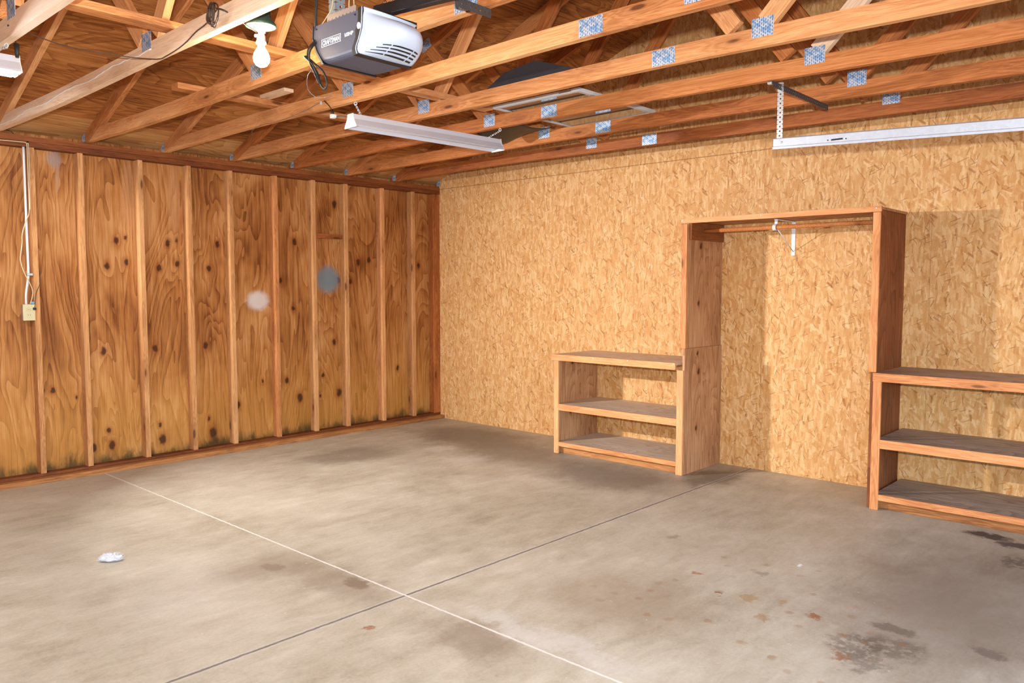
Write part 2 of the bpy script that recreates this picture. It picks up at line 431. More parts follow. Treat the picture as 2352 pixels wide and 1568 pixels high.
    c = t.mix(t.math('MULTIPLY', spk2, 0.35), c, srgb(112, 96, 80))
    # tooled joints: one filled pale, one dark
    jn = t.math('MULTIPLY', t.math('SUBTRACT', t.noise(p, 22.0, 3), 0.5), 0.012)
    jx = t.math('ABSOLUTE', t.math('SUBTRACT', t.math('ADD', x, jn), 3.632))
    jy = t.math('ABSOLUTE', t.math('SUBTRACT', t.math('ADD', y, jn), 3.830))
    c = t.mix(t.math('MULTIPLY', t.smooth(jy, 0.028, 0.010), 0.3), c, srgb(206, 200, 192))
    c = t.mix(t.math('MULTIPLY', t.smooth(jy, 0.010, 0.004), 0.8), c, srgb(84, 78, 72))
    c = t.mix(t.math('MULTIPLY', t.smooth(jx, 0.0085, 0.003), 0.85), c, srgb(226, 220, 210))
    t.bump(n3, 0.12, 0.002)
    rough = t.math('ADD', 0.42, t.math('MULTIPLY', n2, 0.2))
    return t.done(c, rough, 0, 0.35)
CONC = concrete('concrete_floor')

def plate_mat():
    t = NT('galvanised_connector')
    co = t.obj()
    s = t.n('ShaderNodeSeparateXYZ', {0: co}, out=None)
    u = t.math('MULTIPLY', s.outputs[0], 95.0); v = t.math('MULTIPLY', s.outputs[1], 62.0)
    fu = t.math('ABSOLUTE', t.math('SUBTRACT', t.math('FRACT', u), 0.5))
    fv = t.math('ABSOLUTE', t.math('SUBTRACT', t.math('FRACT', t.math('ADD', v, t.math('MULTIPLY', t.math('FLOOR', u), 0.5))), 0.5))
    slot = t.math('MULTIPLY', t.math('LESS_THAN', fu, 0.2), t.math('LESS_THAN', fv, 0.33))
    n = t.noise(co, 45.0, 2)
    c = t.mix(t.smooth(n, 0.42, 0.62), srgb(214, 224, 236), srgb(128, 176, 226))  # blue patches: sky reflection painted into the plate colour
    c = t.mix(t.math('MULTIPLY', slot, 0.75), c, srgb(70, 76, 96))
    t.bump(t.math('MULTIPLY', slot, -1.0), 0.8, 0.002)
    return t.done(c, 0.36, 0.3, 0.5)
PLATE = plate_mat()

def galv(name, col=(0.62, 0.66, 0.70), rough=0.38, metal=0.85):
    t = NT(name)
    n = t.n('ShaderNodeTexVoronoi', {'Vector': t.obj(), 'Scale': 60.0}, out=1)
    sp = t.n('ShaderNodeSeparateColor', {0: n}, out=0)
    c = t.mix(t.math('MULTIPLY', sp, 0.25), col, tuple(x*0.7 for x in col))
    return t.done(c, rough, metal, 0.5)
GALV = galv('galvanised_steel')
GALV_W = galv('galvanised_track', (0.56, 0.61, 0.68), 0.45, 0.5)
STEEL_D = galv('dark_perforated_steel', (0.10, 0.10, 0.10), 0.5, 0.7)
STEEL_B = galv('blue_grey_steel', (0.30, 0.37, 0.42), 0.5, 0.5)
WHITE = plain('white_enamel', (0.78, 0.77, 0.75), 0.4)
WHITE2 = plain('white_painted_frame', (0.66, 0.66, 0.64), 0.45)
FIXT = plain('light_grey_enamel', (0.60, 0.60, 0.66), 0.4)
TUBE_OFF = plain('unlit_tube_glass', (0.75, 0.74, 0.72), 0.15, 0, 0.5)
BLACK = plain('black_plastic', (0.012, 0.012, 0.013), 0.4)
BLACK_R = plain('black_rubber', (0.02, 0.018, 0.016), 0.55)
BROWN_C = plain('brown_cord', (0.06, 0.03, 0.018), 0.5)
CREAM = plain('cream_cable', (0.68, 0.52, 0.30), 0.5)
IVORY = plain('ivory_plate', (0.66, 0.58, 0.34), 0.45)
GREEN = plain('dark_green_enamel', (0.03, 0.07, 0.05), 0.35)
GREY_BODY = plain('charcoal_housing', (0.095, 0.097, 0.135), 0.5, 0.0, 0.3)
LENS = plain('milky_lens', (0.46, 0.51, 0.60), 0.32, 0, 0.35, 0.01)
LETTER = plain('white_lettering', (0.85, 0.85, 0.88), 0.5)
DARKSHEET = plain('slate_sheet', (0.035, 0.036, 0.042), 0.55)
HARDB = plain('brown_hardboard', (0.05, 0.03, 0.018), 0.55)
HARDB_E = plain('pale_board_edge', (0.45, 0.27, 0.14), 0.6)
FLUFF = plain('white_fluff', (0.66, 0.67, 0.69), 0.9)

def glassy():
    t = NT('brown_glass_pane')
    n = t.noise(t.obj(), 6.0, 3)
    c = t.mix(n, (0.10, 0.075, 0.05), (0.16, 0.12, 0.085))  # mottled dark brown base colour
    return t.done(c, 0.06, 0.0, 1.0)
PANE = glassy()

def emit(name, col, strength):
    t = NT(name)
    t.b.inputs['Base Color'].default_value = (0.9, 0.9, 0.9, 1)
    t.b.inputs['Emission Color'].default_value = (*col, 1)
    t.b.inputs['Emission Strength'].default_value = strength
    return t.m
BULB = emit('lit_bulb', (1.0, 0.80, 0.52), 380.0)
TUBE_ON = emit('lit_tube', (0.80, 0.90, 1.0), 640.0)

# ------------------------------------------------------------------ the setting
D = 7.62           # garage depth (y)
XB = 7.30          # far end (x) behind the camera's left
RIDGE = D/2
ZU = lambda y: 2.52 + 0.385*(y if y <= RIDGE else D-y)      # underside of the top chords
ZD = lambda y: ZU(y) + 0.0965                                # underside of the deck

bm = bmesh.new(); bm_box(bm, (-0.15, -0.15, -0.12), (XB+0.15, D+0.15, 0.0))
link('floor', bm, CONC, kind='structure')
bm = bmesh.new(); bm_box(bm, (-14, -14, -0.30), (24, 26, -0.125))
link('ground', bm, plain('driveway', (0.36, 0.35, 0.33), 0.85), kind='structure')

# stud wall sheathing
bm = bmesh.new()
bm_box(bm, (-0.05, -0.014, 0.0), (XB+0.1, 0.0, 2.61))
link('wall_left', bm, PLY_WALL, kind='structure')

# OSB gable wall
bm = bmesh.new()
poly = [(0.082, 0.0), (D, 0.0), (D, ZD(D)), (RIDGE, ZD(RIDGE)), (0.082, ZD(0.082))]
Mg = frame((0, 0, 0), (0, 1, 0), (1, 0, 0))
bm_prism(bm, poly, -0.014, 0.0)
bmesh.ops.transform(bm, matrix=Mg, verts=bm.verts)
link('wall_right', bm, OSB, kind='structure')
# wall behind the camera with the open garage door, and the far end wall
GX0, GX1, GZ = 1.52, 6.28, 2.15
bm = bmesh.new()
bm_box(bm, (-0.05, D, 0), (GX0, D+0.12, 2.62)); bm_box(bm, (GX1, D, 0), (XB+0.1, D+0.12, 2.62)); bm_box(bm, (GX0, D, GZ), (GX1, D+0.12, 2.62))
link('wall_front', bm, LUM_D, kind='structure')
bm = bmesh.new()
bm_prism(bm, [(-0.1, 0), (D+0.1, 0), (D+0.1, 2.62), (RIDGE, ZD(RIDGE)), (-0.1, 2.62)], 0.0, 0.1)
bmesh.ops.transform(bm, matrix=frame((XB, 0, 0), (0, 1, 0), (1, 0, 0)), verts=bm.verts)
link('wall_back', bm, PLY_ROOF, kind='structure')
# roof deck, two slopes
bm = bmesh.new()
for sgn in (0, 1):
    f = (lambda y: y) if sgn == 0 else (lambda y: D-y)
    q = [(f(-0.4), ZD(0)-0.4*0.385), (f(RIDGE), ZD(RIDGE)), (f(RIDGE), ZD(RIDGE)+0.014), (f(-0.4), ZD(0)-0.4*0.385+0.014)]
    b2 = bmesh.new(); bm_prism(b2, q, -0.4, XB+0.4)
    bmesh.ops.transform(b2, matrix=frame((0, 0, 0), (0, 1, 0), (1, 0, 0)), verts=b2.verts)
    me = bpy.data.meshes.new('tmp'); b2.to_mesh(me); b2.free(); bm.from_mesh(me); bpy.data.meshes.remove(me)
link('ceiling', bm, PLY_ROOF, kind='structure')

# pale strip under the deck: flash light at the eave put into its colour
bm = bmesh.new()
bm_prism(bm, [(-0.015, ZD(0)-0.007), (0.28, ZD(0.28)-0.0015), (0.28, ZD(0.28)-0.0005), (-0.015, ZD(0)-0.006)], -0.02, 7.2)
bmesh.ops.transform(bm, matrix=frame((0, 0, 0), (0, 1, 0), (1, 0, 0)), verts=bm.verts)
link('eave_lit_strip', bm, PLY_EAVE_LIT, kind='structure')

# plates
abox('trim_1', (-0.02, 0.0, 2.537), (4.30, 0.089, 2.576), LUM_PLATE, axis='x', kind='structure')
abox('trim_2', (-0.02, 0.001, 2.496), (4.06, 0.088, 2.536), LUM_PLATE, axis='x', kind='structure')
abox('trim_3', (4.075, 0.001, 2.496), (4.72, 0.088, 2.536), LUM_PLATE, axis='x', kind='structure')
abox('trim_4', (4.301, 0.0, 2.537), (7.28, 0.089, 2.576), LUM_PLATE, axis='x', kind='structure')
abox('trim_5', (0.0005, 0.0, 0.0), (4.72, 0.152, 0.038), LUM_SILL, axis='x', kind='structure')
abox('trim_6', (-0.016, 0.0, 0.039), (4.72, 0.0815, 0.062), LUM_PLATE, axis='x', kind='structure')

# ------------------------------------------------------------------ wall studs
studs = [(4.047, 'leftmost wall stud in view, carrying the outlet box and the conduit'),
 (3.713, 'wall stud just right of the one with the outlet box'),
 (3.263, 'bare wall stud between the two pairs of dark knots, third from the left edge'),
 (2.859, 'bare wall stud fourth from the left edge of the photo'),
 (2.482, 'wall stud next on the left of the white paint blot'),
 (2.040, 'wall stud directly right of the white paint blot'),
 (1.630, 'wall stud at the left edge of the blue-grey paint blot and the small block'),
 (1.254, 'wall stud at the right end of the small nailed block'),
 (0.798, 'wall stud third from the OSB corner, counting the dark corner stud'),
 (0.382, 'wall stud second from the OSB corner, next to the dark corner stud')]
for i, (x, lab) in enumerate(studs):
    o = abox('wall_stud', (x-0.0195, 0.0005, 0.0625), (x+0.0195, 0.0885, 2.4955), LUM if i in (5, 8) else LUM_S, axis='z')
    tag(o, lab, 'wall stud', 'studs of the plywood wall')
o = abox('wall_stud', (-0.016, 0.0005, 0.0625), (0.095, 0.0815, 2.4955), LUM_D, axis='z')
tag(o, 'dark doubled corner stud tight against the edge of the OSB wall', 'wall stud', 'studs of the plywood wall')

# nailing block between two studs
o = abox('nailing_block', (1.2738, 0.0002, 1.950), (1.6102, 0.045, 1.992), LUM_DD, axis='x')
tag(o, 'short horizontal reddish wood block nailed between two studs above the blue-grey blot', 'wood block')

# ------------------------------------------------------------------ roof trusses
S = 0.6096
CH = {8: (2.578, 2.556, 2.556, 2.566, 2.57, 2.575), 7: (2.578, 2.566, 2.583, 2.586, 2.585, 2.58), 6: (2.578, 2.568, 2.592, 2.597, 2.590, 2.58),
      5: (2.58, 2.596, 2.590, 2.602, 2.594, 2.58), 4: (2.58, 2.592, 2.594, 2.593, 2.567, 2.575), 3: (2.58, 2.598, 2.606, 2.590, 2.568, 2.575),
      2: (2.58, 2.584, 2.590, 2.577, 2.551, 2.57), 1: (2.58, 2.598, 2.585, 2.568, 2.556, 2.57), 0: (2.58, 2.58, 2.58, 2.58, 2.58, 2.58)}
YS = (0.0, 1.5, 3.0, 4.5, 6.0, D)
def zlow(k, y):
    z = CH[k]
    for i in range(5):
        if y <= YS[i+1]:
            t = (y-YS[i])/(YS[i+1]-YS[i])
            p0 = z[max(i-1, 0)]; p1 = z[i]; p2 = z[i+1]; p3 = z[min(i+2, 5)]
            return 0.5*(2*p1+(p2-p0)*t+(2*p0-5*p1+4*p2-p3)*t*t+(3*p1-p0-3*p2+p3)*t**3)
    return z[-1]
TL = {0: 'gable end truss above the OSB wall corner, only its heel in view',
 1: 'roof truss nearest the OSB wall, its lower chord just above the OSB top edge',
 2: 'second roof truss from the OSB wall, under the far half of the storm window',
 3: 'third roof truss from the OSB wall, under the near half of the storm window',
 4: 'fourth roof truss from the OSB wall, crossing above the middle of the unlit shop light',
 5: 'roof truss just below the door opener, with the near hook of the unlit shop light',
 6: 'roof truss right behind the lit bulb and the door opener',
 7: 'roof truss with the white cord stapled along its lower chord and the black cord coil',
 8: 'roof truss at the top left corner, above the lit shop light'}
def cplate(root, x, y, z, w, h, rot=0.0):
    bm = bmesh.new(); bm_box(bm, (-w/2, -h/2, 0), (w/2, h/2, 0.0016))
    M = frame((x, y, z), (0, math.cos(rot), math.sin(rot)), (1, 0, 0))
    return link('connector_plate', bm, PLATE, root, M)
SPL = {1: 3.222, 2: 3.218, 3: 3.215, 4: 4.484, 5: 4.482, 6: 4.30, 7: 4.48, 8: 4.48}
for k in range(9):
    x = -0.02 + S*k if k else -0.056
    T = 0.038
    root = thing('roof_truss', TL[k], 'roof truss', (x+0.019, RIDGE, 2.6), 'roof trusses')
    mat = {8: LUM_P, 7: LUM_P, 6: LUM, 5: LUM, 3: LUM_D, 2: LUM_D, 1: LUM_DD}.get(k, LUM)  # two nearest trusses paler: flash brightness put into their wood colour
    ysp = SPL.get(k, 3.2)
    for (ya, yb) in ((0.165, ysp-0.0008), (ysp+0.0008, D-0.165)):
        n = max(2, int((yb-ya)/0.25))
        ys = [ya+(yb-ya)*i/n for i in range(n+1)]
        low = [(y-ya, zlow(k, y)-2.6) for y in ys]
        high = [[y-ya, zlow(k, y)-2.6+0.089] for y in ys]
        # ends cut along the top chord
        if ya < 0.2: high[0][0] += 0.225; high[1][0] = max(high[1][0], high[0][0]+0.05); low[0] = (0.0, low[0][1])
        if yb > D-0.2: high[-1][0] -= 0.225; high[-2][0] = min(high[-2][0], high[-1][0]-0.05)
        bm = bmesh.new(); bm_strip(bm, low, high, 0.0, T)
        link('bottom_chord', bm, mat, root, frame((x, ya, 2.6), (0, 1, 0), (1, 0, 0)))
    for s in (0, 1):
        # top chord polygon in its own slope frame
        pts = [(0.0, 2.578), (0.151, 2.578), (RIDGE-0.001, ZU(RIDGE)), (RIDGE-0.001, ZD(RIDGE)-0.002), (-0.22, ZD(0)-0.22*0.385-0.002), (-0.22, ZU(0)-0.22*0.385+0.02), (0.0, ZU(0)-0.0+0.01)]
        pts = [(0.0, 2.578), (0.151, 2.578), (RIDGE-0.001, ZU(RIDGE)), (RIDGE-0.001, ZD(RIDGE)-0.002), (0.0, ZD(0)-0.002)]
        if s: pts = [(D-a, b) for a, b in pts][::-1]
        y0 = 0.0 if s == 0 else D
        d = V((0, 1, 0.385)) if s == 0 else V((0, -1, 0.385))
        M = frame((x, y0, 2.578), d, (1, 0, 0))
        Mi = M.inverted()
        lp = [Mi @ V((x, a, b)) for a, b in pts]
        bm = bmesh.new(); bm_prism(bm, [(p.x, p.y) for p in lp], 0.0003 if s == 0 else 0.0003, T-0.0003)
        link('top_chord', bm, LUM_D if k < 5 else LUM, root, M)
    if k:
        for s in (0, 1):
            f = (lambda y: y) if s == 0 else (lambda y: D-y)
            for (a, b) in (((2.605, 2.688), (1.99, 3.315)), ((2.745, 2.688), (3.70, 3.945))):
                ca = V((x+T/2, f(a[0]), a[1])); cb = V((x+T/2, f(b[0]), b[1]))
                d = (cb-ca).normalized()
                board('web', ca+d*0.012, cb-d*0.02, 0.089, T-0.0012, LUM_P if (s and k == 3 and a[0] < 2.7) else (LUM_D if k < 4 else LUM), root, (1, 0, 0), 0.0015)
    xf = x+T+0.0001
    cplate(root, xf if k else 0.002-0.0, 0.068, 2.626, 0.056, 0.075)
    if k:
        o1, o2 = {8: (2.757, 2.665), 7: (2.67, 2.677), 6: (2.64, 2.66)}.get(k, (2.64 if k > 3 else 2.656, 2.668))
        cplate(root, xf, o1, o2, 0.108, 0.085)
        cplate(root, xf, 5.015, 2.672, 0.106, 0.088)
        cplate(root, xf, ysp, zlow(k, ysp)+0.0445, 0.134, 0.079)
        cplate(root, xf, 1.97, 3.34, 0.11, 0.09, 0.37)
        cplate(root, xf, D-1.97, 3.34, 0.11, 0.09, -0.37)
        cplate(root, xf, RIDGE, 4.0, 0.16, 0.10)

# lateral braces lying across the chords
def brace(x0, x1, y, z, lab, w=0.089, t=0.036, mat=LUM):
    o = board('lateral_brace', (x0, y, z+t/2), (x1, y, z+t/2), w, t, mat, None, (0, 0, 1))
    tag(o, lab, 'brace', 'lateral braces on the trusses')
brace(3.60, 6.05, 2.885, 2.686, 'long orange brace across the truss chords, running behind the bulb from the top left')
brace(2.0, 3.70, 2.795, 2.688, 'brace lying across the truss chords under the door opener towards the storm window')
brace(2.40, 3.75, 1.80, 2.688, 'short brace carrying the loose scrap of wood')
o = abox('wood_scrap', (3.12, 1.83, 2.7245), (3.19, 2.13, 2.745), LUM_P, axis='y')
tag(o, 'loose pale wood scrap lying on the brace left of the plug', 'wood scrap')

# ------------------------------------------------------------------ storage up in the trusses
st = thing('storm_window', 'white framed storm window laid flat on two truss chords, mirroring their plates', 'window pane', (1.545, 3.20, 2.70))
X0, X1, Y0, Y1, ZB = 1.10, 1.99, 2.82, 3.58, 2.700
bm = bmesh.new()
fw, ft = 0.030, 0.024
for a, b in (((X0, Y0, 0), (X0+fw, Y1, ft)), ((X1-fw, Y0, 0), (X1, Y1, ft)), ((X0+fw, Y0, 0), (X1-fw, Y0+fw, ft)), ((X0+fw, Y1-fw, 0), (X1-fw, Y1, ft))):
    bm_box(bm, V(a)+V((0, 0, ZB)), V(b)+V((0, 0, ZB)), 0.002)
link('frame', bm, WHITE2, st)
bm = bmesh.new(); bm_box(bm, (X0+fw*0.6, Y0+fw*0.6, ZB+0.006), (X1-fw*0.6, Y1-fw*0.6, ZB+0.012)); link('pane', bm, PANE, st)
bm = bmesh.new(); bm_box(bm, (X1, Y1-0.16, ZB+0.006), (X1+0.004, Y1-0.06, ZB+0.018)); link('latch', bm, GALV, st)

bm = bmesh.new()   # warped sheet drooping between two chords
nu, nv = 14, 8
G = {}
for i in range(nu+1):
    for j in range(nv+1):
        u = i/nu; v = j/nv
        x = 1.80 - 0.60*u
        y = 2.36 + 0.38*v + 0.05*u
        z = 2.705 - 0.055*math.sin(math.pi*min(1, u*1.0))*(1.0) - 0.075*(1-v)**2*math.sin(math.pi*u)
        for q in (0, 1): G[i, j, q] = bm.verts.new((x, y, z+0.004*q))
for i in range(nu):
    for j in range(nv):
        for q in (0, 1): bm.faces.new((G[i, j, q], G[i+1, j, q], G[i+1, j+1, q], G[i, j+1, q]))
for i in range(nu):
    for j in (0, nv): bm.faces.new((G[i, j, 0], G[i+1, j, 0], G[i+1, j, 1], G[i, j, 1]))
for j in range(nv):
    for i in (0, nu): bm.faces.new((G[i, j, 0], G[i, j+1, 0], G[i, j+1, 1], G[i, j, 1]))
o = link('warped_board', bm, HARDB, smooth=True)
tag(o, 'thin dark brown warped board sagging between two chords above the shop light end', 'board')

bm = bmesh.new()
pts = [(3.16, 2.690), (3.84, 2.690), (3.84, 2.715), (3.58, 2.80), (3.33, 2.775)]
bm_prism(bm, pts, 0.0, 0.005)
Ms = frame((2.405, 0, 0), (0, 1, 0), (1, 0, 0))
bmesh.ops.transform(bm, matrix=Ms, verts=bm.verts)
o = link('slate_sheet', bm, DARKSHEET)
tag(o, 'dark slate grey sheet propped upright behind a truss chord above the storm window', 'sheet')

# ------------------------------------------------------------------ garage door opener
op = thing('garage_door_opener', 'charcoal garage door opener with milky light lens hanging between two trusses', 'garage door opener', (3.91, 3.95, 2.40))
ox0, ox1 = 3.775, 4.050
prof = [(3.768, 2.566), (3.762, 2.520), (3.790, 2.462), (3.836, 2.404), (3.90, 2.400), (4.045, 2.400), (4.040, 2.425), (4.058, 2.455), (4.074, 2.49), (4.080, 2.53), (4.080, 2.566)]
bm = bmesh.new(); bm_prism(bm, prof, ox0, ox1)
bmesh.ops.transform(bm, matrix=frame((0, 0, 0), (0, 1, 0), (1, 0, 0)), verts=bm.verts)
es = [e for e in bm.edges if abs(e.verts[0].co.x-e.verts[1].co.x) < 1e-6 and all(v.co.z < 2.41 for v in e.verts)]
bmesh.ops.bevel(bm, geom=es, offset=0.022, segments=4, affect='EDGES', profile=0.5)
hs = link('housing', bm, GREY_BODY, op, smooth=False)
for p in hs.data.polygons: p.use_smooth = False
# end cap strip on the back edge
bm = bmesh.new()
bk = [(3.7665, 2.568), (3.760, 2.519), (3.788, 2.460), (3.834, 2.401), (3.824, 2.399), (3.778, 2.458), (3.752, 2.519), (3.758, 2.568)]
bm_prism(bm, bk, ox0-0.003, ox1+0.003)
bmesh.ops.transform(bm, matrix=frame((0, 0, 0), (0, 1, 0), (1, 0, 0)), verts=bm.verts)
link('end_cover', bm, BLACK, op)
# lens
def seam(z):
    P = [(2.398, 4.052), (2.41, 4.046), (2.425, 4.044), (2.455, 4.064), (2.49, 4.080), (2.53, 4.086), (2.572, 4.088)]
    for (a, ya), (b, yb) in zip(P, P[1:]):
        if z <= b: return ya+(yb-ya)*max(0, (z-a)/(b-a))
    return P[-1][1]
def lens_pt(u, v, off=0.0):
    x = ox1+0.002 - (ox1-ox0+0.004)*u
    z = 2.398 + 0.176*v
    hv = math.sin(math.pi*min(1.0, v**0.85))**0.8 if 0 < v < 0.995 else 0.0
    hv = max(hv, 0.0)
    top = 0.42*max(0, (v-0.5)/0.5)**2
    hv = max(hv, top)
    hu = (1-abs(1.18*u-0.68)**3.0/0.32)
    hu = max(0.0, 1-(max(0, 0.55-u)/0.55)**2.2)*(1-0.42*max(0, (u-0.6)/0.4)**2.4)
    y = seam(z)*(1-u)+u*(4.040+0.02*v) + 0.016 + 0.135*hu*hv
    z2 = z - 0.020*hu*max(0, (v-0.6)/0.4)**1.8
    return V((x, y+off, z2))
bm = bmesh.new()
NU, NV = 28, 22
g = [[bm.verts.new(lens_pt(i/NU, j/NV)) for j in range(NV+1)] for i in range(NU+1)]
for i in range(NU):
    for j in range(NV):
        bm.faces.new((g[i][j], g[i+1][j], g[i+1][j+1], g[i][j+1]))
ring = [g[i][0] for i in range(NU+1)]+[g[NU][j] for j in range(1, NV+1)]+[g[i][NV] for i in range(NU-1, -1, -1)]+[g[0][j] for j in range(NV-1, 0, -1)]
back = [bm.verts.new((v.co.x, min(v.co.y-0.006, seam(v.co.z)+0.012), v.co.z)) for v in ring]
m = len(ring)
for i in range(m): bm.faces.new((ring[i], ring[(i+1) % m], back[(i+1) % m], back[i]))
link('light_lens', bm, LENS, op, smooth=True)
# black gasket between housing and lens
bm = bmesh.new()
zs = [2.3955, 2.405, 2.412, 2.420, 2.430, 2.445, 2.465, 2.49, 2.52, 2.55, 2.574]
lo = [bm_p for bm_p in [(seam(z)-0.012-(0.012 if 2.48 < z < 2.52 else 0), z) for z in zs]]
hi = [(seam(z)+0.019, z) for z in zs]
bm_prism(bm, lo+hi[::-1], ox0-0.002, ox1+0.0018)
bmesh.ops.transform(bm, matrix=frame((0, 0, 0), (0, 1, 0), (1, 0, 0)), verts=bm.verts)
link('gasket', bm, BLACK, op)
bm = bmesh.new(); bm_lathe(bm, [(0.010, 0), (0.010, 0.004), (0.007, 0.006)], seg=16)
for v in bm.verts: v.co.y *= 1.35
link('lens_button', bm, WHITE, op, frame((ox1+0.0018, 4.082, 2.503), (0, 1, 0), (1, 0, 0)), smooth=True)
# vent slots in the lens
bm = bmesh.new()
for row in range(4):
    v0 = 0.035+row*0.048
    for (ua, ub) in ((0.10, 0.36), (0.38, 0.76), (0.785, 0.90)):
        ua2 = ua+0.05*row if ua < 0.2 else ua
        n = 10
        A = []; B = []
        for i in range(n+1):
            u = ua2+(ub-ua2)*i/n
            th = 0.022*(0.35+0.65*min(1, (u-0.08)/0.4))
            A.append(bm.verts.new(lens_pt(u, v0+0.02*(1-u), 0.0016)))
            B.append(bm.verts.new(lens_pt(u, v0+0.02*(1-u)+th, 0.0016)))
        for i in range(n): bm.faces.new((A[i], A[i+1], B[i+1], B[i]))
link('vent', bm, BLACK, op)
# lettering
def text_mesh(body, size, M, mat, parent, name, width=None, bold=0.0):
    cu = bpy.data.curves.new('txt', 'FONT'); cu.body = body; cu.size = size; cu.extrude = 0.0004; cu.offset = bold
    to = bpy.data.objects.new('txt', cu); COL.objects.link(to)
    dg = bpy.context.evaluated_depsgraph_get(); dg.update()
    me = bpy.data.meshes.new_from_object(to.evaluated_get(dg))
    COL.objects.unlink(to); bpy.data.objects.remove(to)
    bm = bmesh.new(); bm.from_mesh(me); bpy.data.meshes.remove(me)
    xs = [v.co.x for v in bm.verts]; ys = [v.co.y for v in bm.verts]
    w = max(xs)-min(xs); h = max(ys)-min(ys)
    for v in bm.verts:
        v.co.x = (v.co.x-min(xs))*(width/w if width else 1); v.co.y = (v.co.y-min(ys))*(size/h)
    return link(name, bm, mat, parent, M)
Mt = frame((ox1+0.0004, 3.8275, 2.4745), (0, 1, 0), (1, 0, 0))
text_mesh('CRAFTSMAN', 0.021, Mt, LETTER, op, 'lettering', 0.120, 0.0006)
Mt2 = frame((ox1+0.0004, 3.983, 2.4795), (0, 1, 0), (1, 0, 0))
text_mesh('1/2HP', 0.0145, Mt2, LETTER, op, 'lettering', 0.058, 0.0007)
bm = bmesh.new()
for a, b in (((3.820, 2.469), (3.956, 2.4712)), ((3.820, 2.4985), (3.956, 2.5007)), ((3.820, 2.4712), (3.8222, 2.4985)), ((3.9538, 2.4712), (3.956, 2.4985))):
    bm_box(bm, (ox1+0.0002, a[0], a[1]), (ox1+0.001, b[0], b[1]))
link('badge_frame', bm, LETTER, op)
for yy in (3.785, 4.055):
    bm = bmesh.new(); bm_lathe(bm, [(0.004, 0), (0.004, 0.003)], seg=10)
    link('screw', bm, BLACK, op, frame((ox1, yy, 2.552), (0, 1, 0), (1, 0, 0)))
# perforated strut: angle with holes
def perforated_flange(bm, M, L, w, th, pitch=0.025, hr=0.006, start=0.0125):
    """flat strip along local X with a row of round holes (real openings)"""
    n = int(L/pitch)
    seg = 12
    for i in range(n):
        x0 = i*pitch; x1 = x0+pitch; cx = (x0+x1)/2
        loops = []
        for zz in (0.0, th):
            hole = [V((cx+hr*math.cos(2*math.pi*k/seg), hr*math.sin(2*math.pi*k/seg), zz)) for k in range(seg)]
            outer = []
            for k in range(seg):
                a = 2*math.pi*k/seg; c, s = math.cos(a), math.sin(a)
                q = min((pitch/2)/abs(c) if abs(c) > 1e-6 else 9, (w/2)/abs(s) if abs(s) > 1e-6 else 9)
                outer.append(V((cx+c*q, s*q, zz)))
            loops.append(([bm.verts.new(M @ p) for p in hole], [bm.verts.new(M @ p) for p in outer]))
        for h, o in loops:
            for k in range(seg): bm.faces.new((h[k], h[(k+1) % seg], o[(k+1) % seg], o[k]))
        for k in range(seg):
            bm.faces.new((loops[0][0][k], loops[0][0][(k+1) % seg], loops[1][0][(k+1) % seg], loops[1][0][k]))
            bm.faces.new((loops[0][1][k], loops[0][1][(k+1) % seg], loops[1][1][(k+1) % seg], loops[1][1][k]))
bm = bmesh.new()
perforated_flange(bm, frame((3.99, 3.815, 2.572), (0, 0, 1), (1, 0, 0)), 0.6, 0.045, 0.003, 0.032, 0.0065)
perforated_flange(bm, frame((3.9665, 3.838, 2.572), (0, 0, 1), (0, 1, 0)), 0.6, 0.045, 0.003, 0.032, 0.0065)
link('hanger_strut', bm, STEEL_B, op)
bm = bmesh.new()
perforated_flange(bm, frame((4.005, 3.80, 2.592), (0, 1, 0), (1, 0, 0)), 0.20, 0.05, 0.002, 0.025, 0.004)
bm_box(bm, (3.80, 3.80, 2.565), (4.005, 3.99, 2.569))
link('mounting_bracket', bm, plain('tan_zinc_bracket', (0.45, 0.38, 0.32), 0.5, 0.4), op)
# rail with chain
rl = board('rail', (3.885, 3.98, 2.618), (3.885, 7.50, 2.36), 0.036, 0.045, BLACK, op, (0, 0, 1))
bm = bmesh.new()
for i in range(60):
    y = 4.03+i*0.02
    bm_torus(bm, (3.885+0.010*(i % 2), y, 2.6435-(y-3.98)*0.0733), 0.009, 0.0022, (1, 0, 0) if i % 2 else (0, 0, 1), 8, 4)
link('chain', bm, BLACK, op)
# cord loops hanging from the back of the opener, and the thin antenna wire
bm = bmesh.new()
bm_tube(bm, [(4.03, 3.775, 2.53), (4.075, 3.765, 2.475), (4.08, 3.760, 2.44), (4.085, 3.785, 2.41), (4.085, 3.835, 2.36), (4.085, 3.865, 2.30), (4.085, 3.895, 2.283), (4.085, 3.905, 2.312), (4.085, 3.878, 2.355), (4.082, 3.82, 2.395), (4.08, 3.775, 2.425), (4.085, 3.752, 2.441)], 0.0042)
bm_tube(bm, [(4.03, 3.778, 2.52), (4.082, 3.785, 2.46), (4.09, 3.79, 2.41), (4.092, 3.825, 2.36), (4.092, 3.858, 2.31), (4.09, 3.850, 2.335), (4.09, 3.815, 2.39), (4.09, 3.75, 2.438)], 0.004)
link('power_cord', bm, BLACK_R, op, smooth=True)
bm = bmesh.new()
bm_tube(bm, [(4.055, 3.842, 2.398), (4.07, 3.80, 2.391), (4.08, 3.765, 2.365), (4.08, 3.752, 2.335), (4.08, 3.765, 2.297), (4.08, 3.815, 2.263), (4.08, 3.878, 2.250), (4.08, 3.93, 2.252)], 0.0013, 6)
link('antenna_wire', bm, plain('grey_wire', (0.16, 0.13, 0.14), 0.4), op, smooth=True)
bm = bmesh.new()
